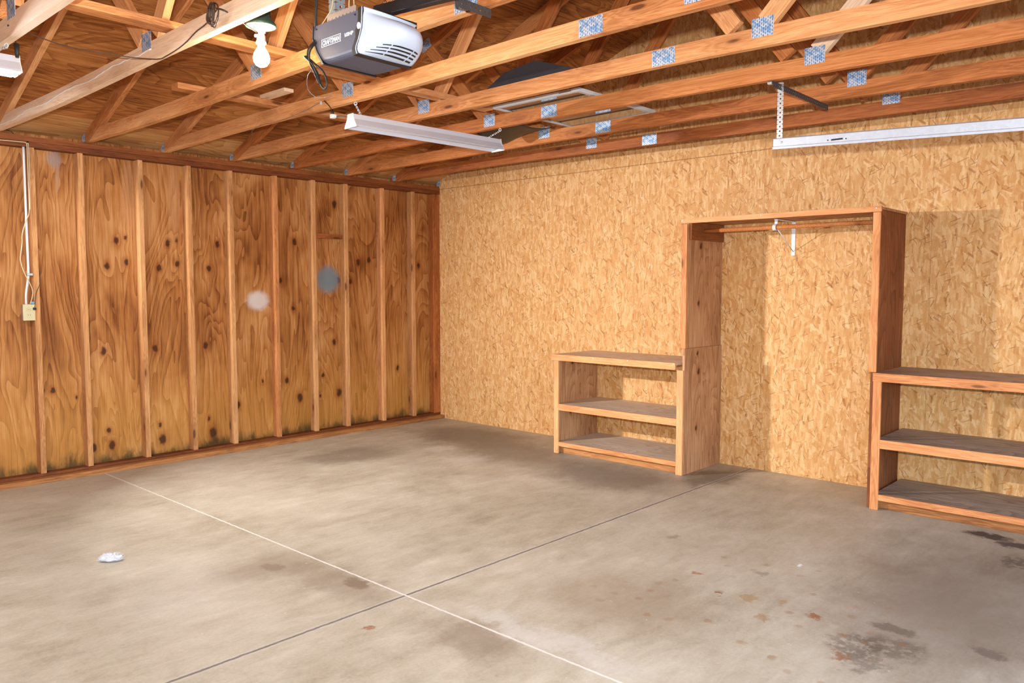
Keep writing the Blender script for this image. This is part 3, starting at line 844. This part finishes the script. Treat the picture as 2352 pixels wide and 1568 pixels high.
bm_tube(bm, [(3.95, 3.872, 2.57), (3.95, 3.876, 2.64), (3.95, 3.886, 2.80)], 0.0022, 6)
bm_tube(bm, [(3.95, 3.915, 2.57), (3.95, 3.912, 2.64), (3.95, 3.905, 2.80)], 0.0022, 6)
bm_tube(bm, [(4.04, 3.80, 2.566), (4.02, 3.81, 2.60), (4.0, 3.83, 2.66), (4.0, 3.83, 2.80)], 0.0018, 6)
link('bell_wire', bm, CREAM, op, smooth=True)
bm = bmesh.new()
bm_tube(bm, [(4.045, 3.775, 2.55), (4.05, 3.778, 2.60), (4.05, 3.785, 2.66), (4.05, 3.79, 2.80)], 0.006, 8)
link('supply_cord', bm, BLACK_R, op, smooth=True)

# dark perforated angle bar of the opener hanger, under the truss chords
hb = thing('hanger_bar', 'dark perforated angle bar screwed under the truss chords beside the opener', 'angle bar', (3.9, 4.41, 2.57))
bm = bmesh.new()
perforated_flange(bm, frame((3.655, 4.425, 2.5675), (1, 0, 0), (0, 1, 0)), 0.205, 0.036, 0.002, 0.025, 0.0052)
perforated_flange(bm, frame((3.655, 4.408, 2.585), (1, 0, 0), (0, 0, 1)), 0.205, 0.036, 0.002, 0.025, 0.0052)
link('angle', bm, STEEL_D, hb)

# ------------------------------------------------------------------ hanging lamp with bulb
lp = thing('bulb_lamp', 'lit bare bulb in a white socket below a small green metal shade', 'lamp', (4.10, 3.425, 2.64))
LX, LY = 4.10, 3.425
bm = bmesh.new()
bm_lathe(bm, [(0.066, -0.012), (0.064, 0.0), (0.050, 0.016), (0.043, 0.024), (0.041, 0.070), (0.030, 0.082), (0.0, 0.084)], (LX, LY, 2.640), 32)
bmesh.ops.delete(bm, geom=[f for f in bm.faces if len(f.verts) > 4 and f.calc_center_median().z < 2.64], context='FACES')
sh = link('shade', bm, GREEN, lp, smooth=True)
md = sh.modifiers.new('s', 'SOLIDIFY'); md.thickness = 0.002; md.offset = 1
bm = bmesh.new()
bm_lathe(bm, [(0.0635, -0.0115), (0.0615, 0.0), (0.048, 0.014), (0.0, 0.020)], (LX, LY, 2.640), 32)
bmesh.ops.delete(bm, geom=[f for f in bm.faces if len(f.verts) > 4 and f.calc_center_median().z < 2.64], context='FACES')
link('reflector', bm, WHITE, lp, smooth=True)
bm = bmesh.new()
bm_lathe(bm, [(0.020, 0.034), (0.021, 0.0), (0.020, -0.02), (0.016, -0.022), (0.016, -0.030), (0.019, -0.032), (0.020, -0.055), (0.023, -0.058), (0.023, -0.068), (0.017, -0.072)], (LX, LY, 2.622), 20)
bm_lathe(bm, [(0.008, -0.006), (0.010, 0.0), (0.008, 0.006)], (LX+0.021, LY-0.004, 2.586), 10)
link('socket', bm, plain('white_porcelain', (0.8, 0.78, 0.76), 0.3), lp, smooth=True)
bm = bmesh.new()
bp = [(0.014, 0.0), (0.015, -0.010), (0.023, -0.024), (0.032, -0.040), (0.0365, -0.058), (0.034, -0.076), (0.024, -0.091), (0.011, -0.098), (0.0, -0.099)]
bm_lathe(bm, bp, (LX, LY, 2.551), 24)
link('bulb', bm, BULB, lp, smooth=True)
bm = bmesh.new()
bm_tube(bm, [(LX, LY, 2.722), (LX, LY, 2.735), (LX+0.03, LY, 2.745), (4.20, LY, 2.715), (4.232, LY, 2.66), (4.24, LY, 2.645)], 0.008, 8)
bm_box(bm, (4.236, LY-0.03, 2.605), (4.2468, LY+0.03, 2.665))
link('arm', bm, BLACK, lp, smooth=True)

# extension cord: coil on the chord, run to the lamp, and slack run towards the lit shop light
ec = thing('extension_cord', 'dark brown extension cord coiled on the truss chord and plugged in above the bulb', 'extension cord', (4.29, 3.42, 2.64))
bm = bmesh.new()
cx, cy, cz = 4.298, 3.415, 2.650
random.seed(3)
for i in range(7):
    w = 0.010+0.0055*i; h = 0.062+random.uniform(-0.012, 0.014); dx = random.uniform(0, 0.03); lean = random.uniform(-0.018, 0.012)
    bm_tube(bm, [(cx+dx, cy-w, cz+0.01), (cx+dx, cy-w*1.3+lean*0.5, cz-h*0.5), (cx+dx, cy+lean, cz-h), (cx+dx+0.004, cy+w*1.2+lean*0.6, cz-h*0.5), (cx+dx, cy+w, cz+0.01), (cx+dx, cy, cz+0.028), (cx+dx, cy-w, cz+0.012)], 0.0026, 6)
link('coil', bm, BROWN_C, ec, smooth=True)
bm = bmesh.new()
bm_tube(bm, [(4.31, 3.43, 2.655), (4.305, 3.475, 2.640), (4.27, 3.475, 2.63), (4.19, 3.45, 2.612), (4.128, 3.43, 2.600), (4.118, 3.427, 2.596)], 0.0034, 6)
link('lead', bm, BROWN_C, ec, smooth=True)
bm = bmesh.new()
bm_tube(bm, [(4.295, 3.405, 2.66), (4.292, 3.30, 2.625), (4.290, 3.20, 2.612), (4.288, 3.10, 2.588), (4.291, 3.02, 2.572), (4.295, 2.90, 2.560), (4.292, 2.82, 2.563), (4.33, 2.73, 2.575), (4.40, 2.68, 2.580), (4.62, 2.62, 2.588), (4.80, 2.66, 2.600), (4.90, 2.72, 2.600)], 0.0028, 6)
link('run', bm, BROWN_C, ec, smooth=True)
bm = bmesh.new(); bm_tube(bm, [(4.80, 2.475, 2.592), (4.80, 2.478, 2.560), (4.80, 2.48, 2.53)], lambda t: 0.012-0.004*t, 10, smooth=False); bm_tube(bm, [(4.80, 2.47, 2.60), (4.82, 2.50, 2.605), (4.86, 2.60, 2.603), (4.90, 2.72, 2.600)], 0.0028, 6)
link('plug', bm, BLACK_R, ec, smooth=True)

# white cord stapled along the chord
bm = bmesh.new()
pts = []
random.seed(11)
for i in range(60):
    y = 0.10+i*0.0445
    zt = 2.592 + (y-0.1)*0.016 + 0.006*math.sin(y*9)+random.uniform(-0.003, 0.003)
    pts.append((4.2892, y, min(zt, zlow(7, y)+0.08)))
bm_tube(bm, pts, 0.0036, 6, n=2)
o = link('white_cord', bm, plain('white_cord', (0.92, 0.88, 0.80), 0.5), smooth=True)
tag(o, 'thin white cord stapled in a wavy line along the lower chord at top left', 'cord')

# ------------------------------------------------------------------ shop lights
def shop_light(label, xa, xb, ya, yb, zb, lit, hooks, drop):
    """4 ft shop light from (xa,ya) to (xb,yb) with its rim at zb"""
    c = V(((xa+xb)/2, (ya+yb)/2, zb))
    root = thing('shop_light', label, 'shop light', c, 'hanging shop lights')
    d = V((xb-xa, yb-ya, 0)); L = d.length
    M = frame((xa, ya, zb), d, (0, 0, 1))
    W = 0.066
    out = [(-W, 0.0), (-W+0.004, 0.010), (-0.036, 0.048), (-0.030, 0.078), (0.030, 0.078), (0.036, 0.048), (W-0.004, 0.010), (W, 0.0)]
    inn = [(W-0.003, 0.0), (W-0.007, 0.010), (0.034, 0.045), (0.027, 0.050), (-0.027, 0.050), (-0.034, 0.045), (-W+0.007, 0.010), (-W+0.003, 0.0)]
    bm = bmesh.new()
    P = out+inn
    A = [bm.verts.new((0.004, p[0], p[1])) for p in P]; B = [bm.verts.new((L-0.004, p[0], p[1])) for p in P]
    n = len(P)
    for i in range(n): bm.faces.new((A[i], A[(i+1) % n], B[(i+1) % n], B[i]))
    for R in (A, B):
        m = len(out)
        for i in range(m-1): bm.faces.new((R[i], R[i+1], R[n-2-i], R[n-1-i]))
    link('reflector_housing', bm, FIXT, root, M)
    for x0 in (0.0, L-0.005):
        bm = bmesh.new()
        q = [(-W, -0.004), (-W, 0.004), (-0.038, 0.050), (-0.031, 0.081), (0.031, 0.081), (0.038, 0.050), (W, 0.004), (W, -0.004)]
        a = [bm.verts.new((x0, p[0], p[1])) for p in q]; b = [bm.verts.new((x0+0.005, p[0], p[1])) for p in q]
        bm.faces.new(a); bm.faces.new(b[::-1])
        for i in range(8): bm.faces.new((a[i], a[(i+1) % 8], b[(i+1) % 8], b[i]))
        link('end_cap', bm, WHITE, root, M)
    for yy in ((-0.022, 0.022) if not lit else (0.0,)):
        bm = bmesh.new(); bm_tube(bm, [(0.03, yy, 0.030-drop), (L-0.03, yy, 0.030-drop)], 0.0125, 14, smooth=False)
        t = link('tube', bm, TUBE_ON if lit else TUBE_OFF, root, M, smooth=True)
        if lit:
            for x0 in (0.006, L-0.036):
                bm = bmesh.new(); bm_box(bm, (x0, yy-0.014, 0.026-drop), (x0+0.03, yy+0.014, 0.052)); link('lamp_holder', bm, WHITE, root, M)
    for (hx, hy, hz, tx, ty) in hooks:
        bm = bmesh.new()
        bm_tube(bm, [(hx, hy, hz), (hx, hy, hz-0.012)], 0.0022, 6, smooth=False)
        bm_torus(bm, (hx, hy, hz-0.020), 0.0085, 0.0024, (0.74, 0.68, 0))
        link('eye_hook', bm, WHITE2, root, smooth=True)
        bm = bmesh.new()
        a = V((hx, hy, hz-0.028)); b = V((tx, ty, zb+0.079))
        k = max(2, int((b-a).length/0.014))
        for i in range(k+1):
            p = a.lerp(b, i/k)
            bm_torus(bm, p, 0.006, 0.0016, (1, 0, 0) if i % 2 else (0, 1, 0.2), 8, 4)
        link('chain', bm, GALV, root)
    return root
sl = shop_light('unlit white shop light hanging on short chains across the trusses', 3.035, 1.80, 2.618, 2.700, 2.452, False,
           [(3.050, 2.695, 2.600, 2.96, 2.63), (1.829, 2.745, 2.612, 1.90, 2.69)], 0.0)
bm = bmesh.new()
bm_tube(bm, [(3.00, 2.598, 2.512), (3.02, 2.56, 2.525), (3.045, 2.53, 2.530), (3.06, 2.505, 2.525)], 0.004, 8)
link('power_lead', bm, plain('grey_lead', (0.11, 0.11, 0.12), 0.4), sl, smooth=True)
sl2 = shop_light('lit shop light cut off by the left edge of the photo', 5.98, 4.765, 2.33, 2.37, 2.478, True,
           [(4.876, 2.60, 2.563, 4.90, 2.36)], 0.035)

# plug adapter hanging from the chord, with its cord
pa = thing('plug_adapter', 'white plug adapter hanging on a brown cord at the end of the unlit shop light', 'plug', (3.068, 2.49, 2.53))
bm = bmesh.new(); bm_box(bm, (3.055, 2.474, 2.517), (3.085, 2.500, 2.543), 0.005); bm_box(bm, (3.06, 2.498, 2.519), (3.08, 2.512, 2.54), 0.003); link('tap', bm, WHITE, pa)
bm = bmesh.new(); bm_tube(bm, [(3.07, 2.484, 2.540), (3.07, 2.480, 2.572)], lambda t: 0.011-0.004*t, 10, smooth=False); link('plug_cap', bm, BLACK_R, pa, smooth=True)
bm = bmesh.new(); bm_tube(bm, [(3.07, 2.480, 2.568), (3.0715, 2.45, 2.600), (3.0715, 2.41, 2.632), (3.0712, 2.402, 2.637), (3.0712, 2.43, 2.615), (3.0712, 2.455, 2.598)], 0.003, 6); link('cord', bm, BROWN_C, pa, smooth=True)
bm = bmesh.new()
bm_tube(bm, [(3.0705, 2.40, 2.637), (3.0705, 2.33, 2.632), (3.0705, 2.20, 2.612), (3.0705, 2.05, 2.598), (3.0705, 1.90, 2.588), (3.0705, 1.76, 2.588), (3.0705, 1.68, 2.592), (3.0705, 1.60, 2.588), (3.06, 1.50, 2.575), (2.98, 1.35, 2.572), (2.86, 1.12, 2.575)], 0.0018, 6)
o = link('thin_wire', bm, plain('dull_wire', (0.22, 0.17, 0.14), 0.4), smooth=True)
tag(o, 'thin grey wire running along the chord below the opener to the plug', 'wire')
bm = bmesh.new(); bm_box(bm, (3.0695, 2.352, 2.620), (3.074, 2.372, 2.640), 0.002)
o = link('wire_clip', bm, plain('pale_clip', (0.6, 0.66, 0.8), 0.4)); tag(o, 'small pale clip holding the thin wire on the chord', 'clip')

# ------------------------------------------------------------------ garage door track
tk = thing('door_track', 'galvanised overhead door track running along the right at the ceiling', 'door track', (1.755, 5.9, 2.23))
bm = bmesh.new()
# C shaped rail, its web facing the room
q = [(0.0, 0.0), (0.0, 0.056), (-0.004, 0.060), (-0.026, 0.060), (-0.030, 0.052), (-0.027, 0.052), (-0.025, 0.057), (-0.004, 0.056), (-0.003, 0.004), (-0.024, 0.004), (-0.024, 0.012), (-0.027, 0.012), (-0.027, 0.0), (0.012, -0.008), (0.012, -0.004)]
P0 = V((1.765, 4.762, 2.240)); P1 = V((1.765, 7.50, 2.118))
pr = [(0.010, -0.012), (0.010, 0.000), (0.0, 0.004), (0.0, 0.044), (-0.006, 0.050), (-0.034, 0.050), (-0.034, 0.047), (-0.007, 0.046), (-0.003, 0.042), (-0.003, 0.002), (0.006, -0.002), (0.006, -0.012)]
A = [bm.verts.new(P0+V((a, 0, b))) for a, b in pr]; B = [bm.verts.new(P1+V((a, 0, b))) for a, b in pr]
n = len(pr)
bm.faces.new(A); bm.faces.new(B[::-1])
for i in range(n): bm.faces.new((A[i], A[(i+1) % n], B[(i+1) % n], B[i]))
link('track', bm, GALV_W, tk)
bm = bmesh.new(); bm_box(bm, (1.7655, 5.08, 2.237), (1.767, 5.14, 2.245)); bm_box(bm, (1.7655, 5.06, 2.239), (1.767, 5.066, 2.245)); bm_box(bm, (1.7655, 5.154, 2.236), (1.767, 5.16, 2.242)); link('slot', bm, BLACK, tk)
bm = bmesh.new(); bm_lathe(bm, [(0.006, 0), (0.006, 0.005), (0.003, 0.008)], seg=10); link('bolt', bm, GALV, tk, frame((1.765, 4.81, 2.262), (0, 1, 0), (1, 0, 0)))
bm = bmesh.new()
perforated_flange(bm, frame((1.758, 4.795, 2.262), (0, 0, 1), (1, 0, 0)), 0.325, 0.034, 0.002, 0.025, 0.0048)
link('hanger', bm, GALV, tk)
bm = bmesh.new()
perforated_flange(bm, frame((1.10, 4.785, 2.573), (1, 0, 0), (0, 0, 1)), 0.775, 0.032, 0.002, 0.025, 0.0042)
perforated_flange(bm, frame((1.10, 4.800, 2.558), (1, 0, 0), (0, 1, 0)), 0.775, 0.032, 0.002, 0.025, 0.0042)
link('angle_bar', bm, STEEL_D, tk)
br = bmesh.new()
perforated_flange(br, frame((1.745, 4.79, 2.55), (-0.5, -0.22, -0.42), (0, 1, 0)), 0.26, 0.03, 0.002, 0.025, 0.0042)
link('brace', br, STEEL_D, tk)
bm = bmesh.new(); bm_box(bm, (1.84, 4.765, 2.562), (1.862, 4.79, 2.578), 0.002); link('bracket', bm, GALV, tk)

# ------------------------------------------------------------------ outlet, conduit, cables
ob = thing('outlet_box', 'ivory outlet box fixed to the leftmost stud at the end of a white conduit', 'outlet', (4.11, 0.06, 1.28))
bm = bmesh.new(); bm_box(bm, (4.068, 0.035, 1.226), (4.142, 0.088, 1.338), 0.004); link('box', bm, GALV, ob)
bm = bmesh.new(); bm_box(bm, (4.066, 0.0882, 1.222), (4.146, 0.094, 1.342), 0.0025); link('cover_plate', bm, IVORY, ob)
for zz in (1.302, 1.262):
    bm = bmesh.new(); bm_lathe(bm, [(0.016, 0), (0.016, 0.0025), (0.014, 0.004)], seg=16)
    f = link('socket', bm, IVORY, ob, frame((4.106, 0.094, zz), (1, 0, 0), (0, 1, 0)))
    bm = bmesh.new()
    for dx in (-0.006, 0.005): bm_box(bm, (4.106+dx, 0.0978, zz-0.004), (4.108+dx, 0.0986, zz+0.006))
    link('slot', bm, BLACK, f)
bm = bmesh.new(); bm_tube(bm, [(4.113, 0.060, 1.338), (4.113, 0.060, 1.40), (4.108, 0.062, 1.45), (4.096, 0.066, 1.53), (4.092, 0.068, 1.60), (4.092, 0.068, 2.0), (4.092, 0.068, 2.50)], 0.0085, 10); link('conduit', bm, WHITE, ob, smooth=True)
bm = bmesh.new(); bm_box(bm, (4.069, 0.058, 1.555), (4.105, 0.090, 1.572), 0.002); link('conduit_strap', bm, GALV, ob)
cb = thing('cable', 'cream cable stapled along the top plate and hanging loosely beside the conduit', 'cable', (4.08, 0.09, 1.9))
bm = bmesh.new()
bm_tube(bm, [(4.50, 0.095, 2.512), (4.30, 0.095, 2.520), (4.12, 0.095, 2.526), (4.082, 0.095, 2.522), (4.076, 0.095, 2.49), (4.077, 0.094, 2.25), (4.078, 0.094, 2.03), (4.100, 0.094, 1.96), (4.13, 0.097, 1.86), (4.135, 0.10, 1.79), (4.148, 0.10, 1.70), (4.15, 0.10, 1.66), (4.13, 0.098, 1.58), (4.095, 0.096, 1.50), (4.076, 0.094, 1.44), (4.083, 0.095, 1.39), (4.098, 0.096, 1.345)], 0.0034, 8)
bm_tube(bm, [(4.072, 0.095, 2.524), (4.066, 0.095, 2.50), (4.068, 0.095, 2.28), (4.073, 0.095, 2.06), (4.080, 0.095, 2.04)], 0.003, 8)
link('sheath', bm, CREAM, cb, smooth=True)
bm = bmesh.new()
bm_tube(bm, [(4.028, 0.080, 1.75), (4.022, 0.070, 1.62), (4.026, 0.085, 1.50), (4.055, 0.094, 1.42), (4.066, 0.096, 1.33), (4.072, 0.099, 1.315)], 0.0022, 6)
bm_box(bm, (4.062, 0.095, 1.300), (4.082, 0.115, 1.318), 0.004)
o = link('black_wire', bm, BLACK_R, smooth=False); tag(o, 'thin black wire running down the leftmost stud to a plug in the outlet', 'wire')
bm = bmesh.new(); bm_box(bm, (4.070, 0.078, 1.345), (4.092, 0.098, 1.362), 0.003)
o = link('cable_clamp', bm, plain('blue_clamp', (0.18, 0.42, 0.6), 0.4)); tag(o, 'small blue clamp on top of the ivory outlet box', 'clamp')
bm = bmesh.new(); bm_tube(bm, [(4.25, 0.08, 2.577), (4.235, 0.08, 2.60), (4.20, 0.08, 2.603), (4.17, 0.08, 2.595), (4.155, 0.08, 2.578)], 0.0022, 6)
o = link('wire_loop', bm, BLACK_R, smooth=True); tag(o, 'small black wire loop on top of the wall plate at far left', 'wire')

# ------------------------------------------------------------------ shelving
def bookcase(label, y0, y1, xf, zt, zm, zbm, shelfmat, right_panel_top=None, stile_l=0.048, stile_r=0.055, top_y0=None, top_y1=None, panelmat=PLY_SIDE, left_panel=True):
    root = thing('bookcase', label, 'bookcase', ((xf)/2, (y0+y1)/2, 0))
    pt = 0.019
    if left_panel:
        abox('side_panel', (0.001, y0+0.002, 0.001), (xf-0.019, y0+0.002+pt, zt[0]-0.001), panelmat, root, axis='z')
    abox('side_panel', (0.001, y1-pt, 0.001), (xf-0.0195, y1, (right_panel_top or zt[0]-0.001)), panelmat, root, axis='z')
    abox('stile', (xf-0.0185, y0, 0.001), (xf, y0+stile_l, zt[0]-0.0005), LUM_SHELF, root, axis='z')
    abox('stile', (xf-0.0185, y1-stile_r-0.001, 0.001), (xf, y1-0.001, zt[0]-0.0005), LUM_SHELF, root, axis='z')
    ty0 = y0 if top_y0 is None else top_y0; ty1 = y1 if top_y1 is None else top_y1
    tp = abox('shelf', (0.001, ty0+0.001, zt[1]-0.019), (xf-0.0185, min(ty1, y1-pt-0.001), zt[1]), shelfmat, root, axis='y')
    abox('edge_strip', (xf-0.018, ty0, zt[0]), (xf+0.002, ty1, zt[1]+0.001), LUM_SHELF, tp, axis='y')
    for (za, zb_) in (zm, zbm):
        s = abox('shelf', (0.001, y0+0.022, zb_-0.019), (xf-0.0185, y1-pt-0.001, zb_), shelfmat, root, axis='y')
        abox('edge_strip', (xf-0.018, y0+stile_l+0.0005, za), (xf-0.001, y1-stile_r-0.0015, zb_+0.001), LUM_SHELF, s, axis='y')
    abox('toe_kick', (xf-0.09, y0+0.025, 0.001), (xf-0.052, y1-pt-0.001, zbm[1]-0.02), LUM_SILL, root, axis='y')
    return root
bookcase('low wooden bookcase left of the tall wardrobe frame, three bare grey shelves', 2.252, 3.546, 0.615, (0.826, 0.879), (0.386, 0.442), (0.066, 0.103), PLY_SHELF, 0.993, top_y0=2.222, top_y1=3.475)
bookcase('low wooden bookcase at the right edge of the photo, dark weathered shelves', 4.945, 6.165, 0.585, (0.853, 0.908), (0.412, 0.470), (0.066, 0.105), PLY_SHELF2, stile_l=0.052, top_y0=4.942, panelmat=PLY_SIDE2, left_panel=False)

wf = thing('wardrobe_frame', 'tall open plywood wardrobe frame against the OSB wall between the two bookcases', 'wardrobe', (0.28, 4.22, 0))
abox('side_panel', (0.001, 3.500, 0.994), (0.541, 3.535, 1.977), PLY_SIDE, wf, axis='z')
abox('side_panel', (0.001, 4.912, 0.001), (0.541, 4.943, 1.977), PLY_SIDE2, wf, axis='z')
abox('stile', (0.542, 3.484, 0.994), (0.560, 3.530, 1.956), LUM_SHELF, wf, axis='z')
abox('stile', (0.542, 4.905, 0.911), (0.560, 4.952, 1.960), LUM_SHELF, wf, axis='z')
abox('top_panel', (0.001, 3.480, 1.978), (0.541, 4.952, 1.996), PLY_SIDE, wf, axis='y')
abox('edge_strip', (0.542, 3.474, 1.962), (0.561, 4.956, 1.999), LUM_SHELF, wf, axis='y')
abox('cleat', (0.012, 3.5355, 1.838), (0.535, 3.5545, 1.976), LUM_PLATE, wf, axis='x')
abox('cleat', (0.012, 4.8925, 1.838), (0.535, 4.9115, 1.976), LUM_PLATE, wf, axis='x')
bm = bmesh.new(); bm_tube(bm, [(0.33, 3.556, 1.913), (0.33, 4.891, 1.913)], 0.0165, 16, smooth=False)
o = link('closet_rod', bm, LUM_D, smooth=True); tag(o, 'round wooden closet rod under the top board of the wardrobe frame', 'closet rod')
rb = thing('rod_bracket', 'white metal shelf and rod bracket in the middle of the wardrobe frame', 'bracket', (0.01, 4.135, 1.85))
bm = bmesh.new(); bm_box(bm, (0.0005, 4.120, 1.715), (0.006, 4.150, 1.974), 0.001); link('wall_plate', bm, WHITE, rb)
bm = bmesh.new(); bm_box(bm, (0.006, 4.128, 1.969), (0.34, 4.150, 1.9745), 0.001); bm_box(bm, (0.325, 4.128, 1.938), (0.331, 4.152, 1.972), 0.001); link('arm', bm, WHITE, rb)
bm = bmesh.new()
arc = [(0.33+0.0205*math.cos(a), 1.913+0.0205*math.sin(a)) for a in [math.radians(90+i*22.5) for i in range(-4, 13)]]
for (a, b), (c, d) in zip(arc, arc[1:]):
    v = [bm.verts.new(p) for p in ((a, 4.120, b), (c, 4.120, d), (c, 4.146, d), (a, 4.146, b))]; bm.faces.new(v)
bmesh.ops.remove_doubles(bm, verts=bm.verts, dist=1e-5)
h = link('hook', bm, WHITE, rb, smooth=True)
md = h.modifiers.new('s', 'SOLIDIFY'); md.thickness = 0.003; md.offset = 1
bm = bmesh.new(); bm_tube(bm, [(0.006, 4.135, 1.745), (0.30, 4.138, 1.902)], 0.0035, 8, smooth=False); link('stay', bm, WHITE, rb, smooth=True)

def tacks(name, pts, parent):
    for (x, y, z) in pts:
        b = bmesh.new(); bm_lathe(b, [(0.0055, 0), (0.005, 0.002), (0.002, 0.0035)], seg=10)
        link(name, b, WHITE, parent, frame((x, y, z), (0, 1, 0), (1, 0, 0)), smooth=True)
tacks('tack', [(0.561, 3.486, 1.985), (0.561, 4.130, 1.988), (0.561, 4.925, 1.986)], wf)
bk1 = [o for o in bpy.data.objects if o.name == 'bookcase'][0]
tacks('tack', [(0.617, 2.68, 0.868), (0.617, 3.03, 0.872), (0.617, 3.462, 0.872)], bk1)

# ------------------------------------------------------------------ white fluff on the floor
bm = bmesh.new()
random.seed(5)
bmesh.ops.create_icosphere(bm, subdivisions=3, radius=1.0)
for v in bm.verts:
    n = v.co.normalized()
    k = 1+0.22*math.sin(n.x*9+1)*math.cos(n.y*8)+random.uniform(-0.10, 0.10)
    v.co = V((n.x*0.060*k, n.y*0.040*k, max(0.0, (n.z*0.5+0.45)*0.034*k)))
for i in range(160):   # loose fibres
    a = random.uniform(0, 2*math.pi); e = random.uniform(0.05, 1.3)
    dr = V((math.cos(a)*math.cos(e), math.sin(a)*math.cos(e), math.sin(e)))
    p = V((dr.x*0.055, dr.y*0.037, 0.004+dr.z*0.028))
    q = p+dr*random.uniform(0.008, 0.02)+V((random.uniform(-.006, .006), random.uniform(-.006, .006), 0)); q.z = max(q.z, 0.002)
    bm_tube(bm, [p, q], 0.0007, 3, smooth=False)
o = link('fluff_tuft', bm, FLUFF, None, Matrix.Translation((4.395, 2.287, 0.0)) @ Matrix.Rotation(2.3, 4, 'Z'))
tag(o, 'white fluffy tuft lying on the concrete floor at left', 'fluff')

# ------------------------------------------------------------------ light
def area(name, loc, aim, sx, sy, power, col=(1, 1, 1), shape='RECTANGLE', portal=False, spread=math.pi):
    l = bpy.data.lights.new(name, 'AREA'); l.shape = shape; l.size = sx; l.size_y = sy; l.energy = power; l.color = col
    l.cycles.is_portal = portal
    l.spread = spread
    o = bpy.data.objects.new(name, l); COL.objects.link(o)
    o.location = loc
    o.rotation_euler = (V(aim)-V(loc)).to_track_quat('-Z', 'Y').to_euler()
    return o
W = bpy.data.worlds.new('World'); SC.world = W
W.use_nodes = True
wt = W.node_tree; wt.nodes.clear()
wo = wt.nodes.new('ShaderNodeOutputWorld'); wb = wt.nodes.new('ShaderNodeBackground'); sk = wt.nodes.new('ShaderNodeTexSky')
sk.sky_type = 'NISHITA'; sk.sun_disc = False; sk.sun_elevation = math.radians(38); sk.sun_rotation = math.radians(200); sk.air_density = 1.0; sk.dust_density = 2.5
wt.links.new(sk.outputs[0], wb.inputs[0]); wt.links.new(wb.outputs[0], wo.inputs[0])
wb.inputs[1].default_value = 1.7
area('door_portal', ((GX0+GX1)/2, D+0.06, GZ/2), ((GX0+GX1)/2, 0, GZ/2), GX1-GX0, GZ, 1, portal=True)
# flood lamp on the stud wall, left of the picture: throws the shelf shadows on the OSB
area('flood_lamp', (5.12, 0.33, 2.15), (0.3, 3.6, 0.75), 0.20, 0.05, 92, (0.98, 0.97, 0.98), spread=math.radians(95))
wl = thing('added_hooded_lamp', 'unseen lamp stand, added with a hood that keeps light off the truss chords', 'lamp', (5.18, 0.295, 0))
dW = V((-4.82, 3.27, 0)).normalized()
board('light_blocker', V((5.12, 0.33, 2.206))-dW*0.10, V((5.12, 0.33, 2.206))+dW*0.46, 0.60, 0.006, BLACK, wl)  # added plate, blocks the flood's upward light before the chords
board('housing', V((5.12, 0.33, 2.15))-dW*0.10, V((5.12, 0.33, 2.15))-dW*0.012, 0.26, 0.10, BLACK, wl)
bm = bmesh.new(); bm_tube(bm, [(5.18, 0.295, 2.10), (5.18, 0.295, 0.02)], 0.014, 12, smooth=False); link('pole', bm, BLACK, wl, smooth=True)
bm = bmesh.new(); bm_lathe(bm, [(0.16, 0.0), (0.16, 0.012), (0.03, 0.03), (0.016, 0.05)], (5.18, 0.295, 0.0), 24); link('base', bm, BLACK, wl)
# the photographer's flash, just above the camera
area('camera_flash', (6.02, 6.72, 1.62), (2.2, 2.6, 1.75), 0.07, 0.04, 250, (0.93, 0.96, 1.0))

# ------------------------------------------------------------------ camera
yaw, pitch, roll = 3.8851, -0.0679, 0.0004
f = V((math.cos(pitch)*math.cos(yaw), math.cos(pitch)*math.sin(yaw), math.sin(pitch)))
ri = V((math.sin(yaw), -math.cos(yaw), 0)); up = ri.cross(f)
r2 = ri*math.cos(roll)+up*math.sin(roll); u2 = up*math.cos(roll)-ri*math.sin(roll)
cam = bpy.data.cameras.new('Camera'); co = bpy.data.objects.new('Camera', cam); COL.objects.link(co)
M = Matrix.Identity(4)
for i, c in enumerate((r2, u2, -f)):
    for r in range(3): M[r][i] = c[r]
M.translation = (6.0139, 6.71, 1.4679)
co.matrix_world = M
cam.sensor_fit = 'HORIZONTAL'; cam.sensor_width = 36.0; cam.lens = 1822.892/2352*36.0
cam.clip_start = 0.02; cam.clip_end = 100
SC.camera = co
SC.cycles.max_bounces = 8
SC.cycles.diffuse_bounces = 3
SC.cycles.glossy_bounces = 3
SC.view_settings.view_transform = 'Standard'
SC.view_settings.look = 'None'
SC.view_settings.gamma = 1.0
SC.view_settings.use_curve_mapping = False
SC.view_settings.exposure = -0.2
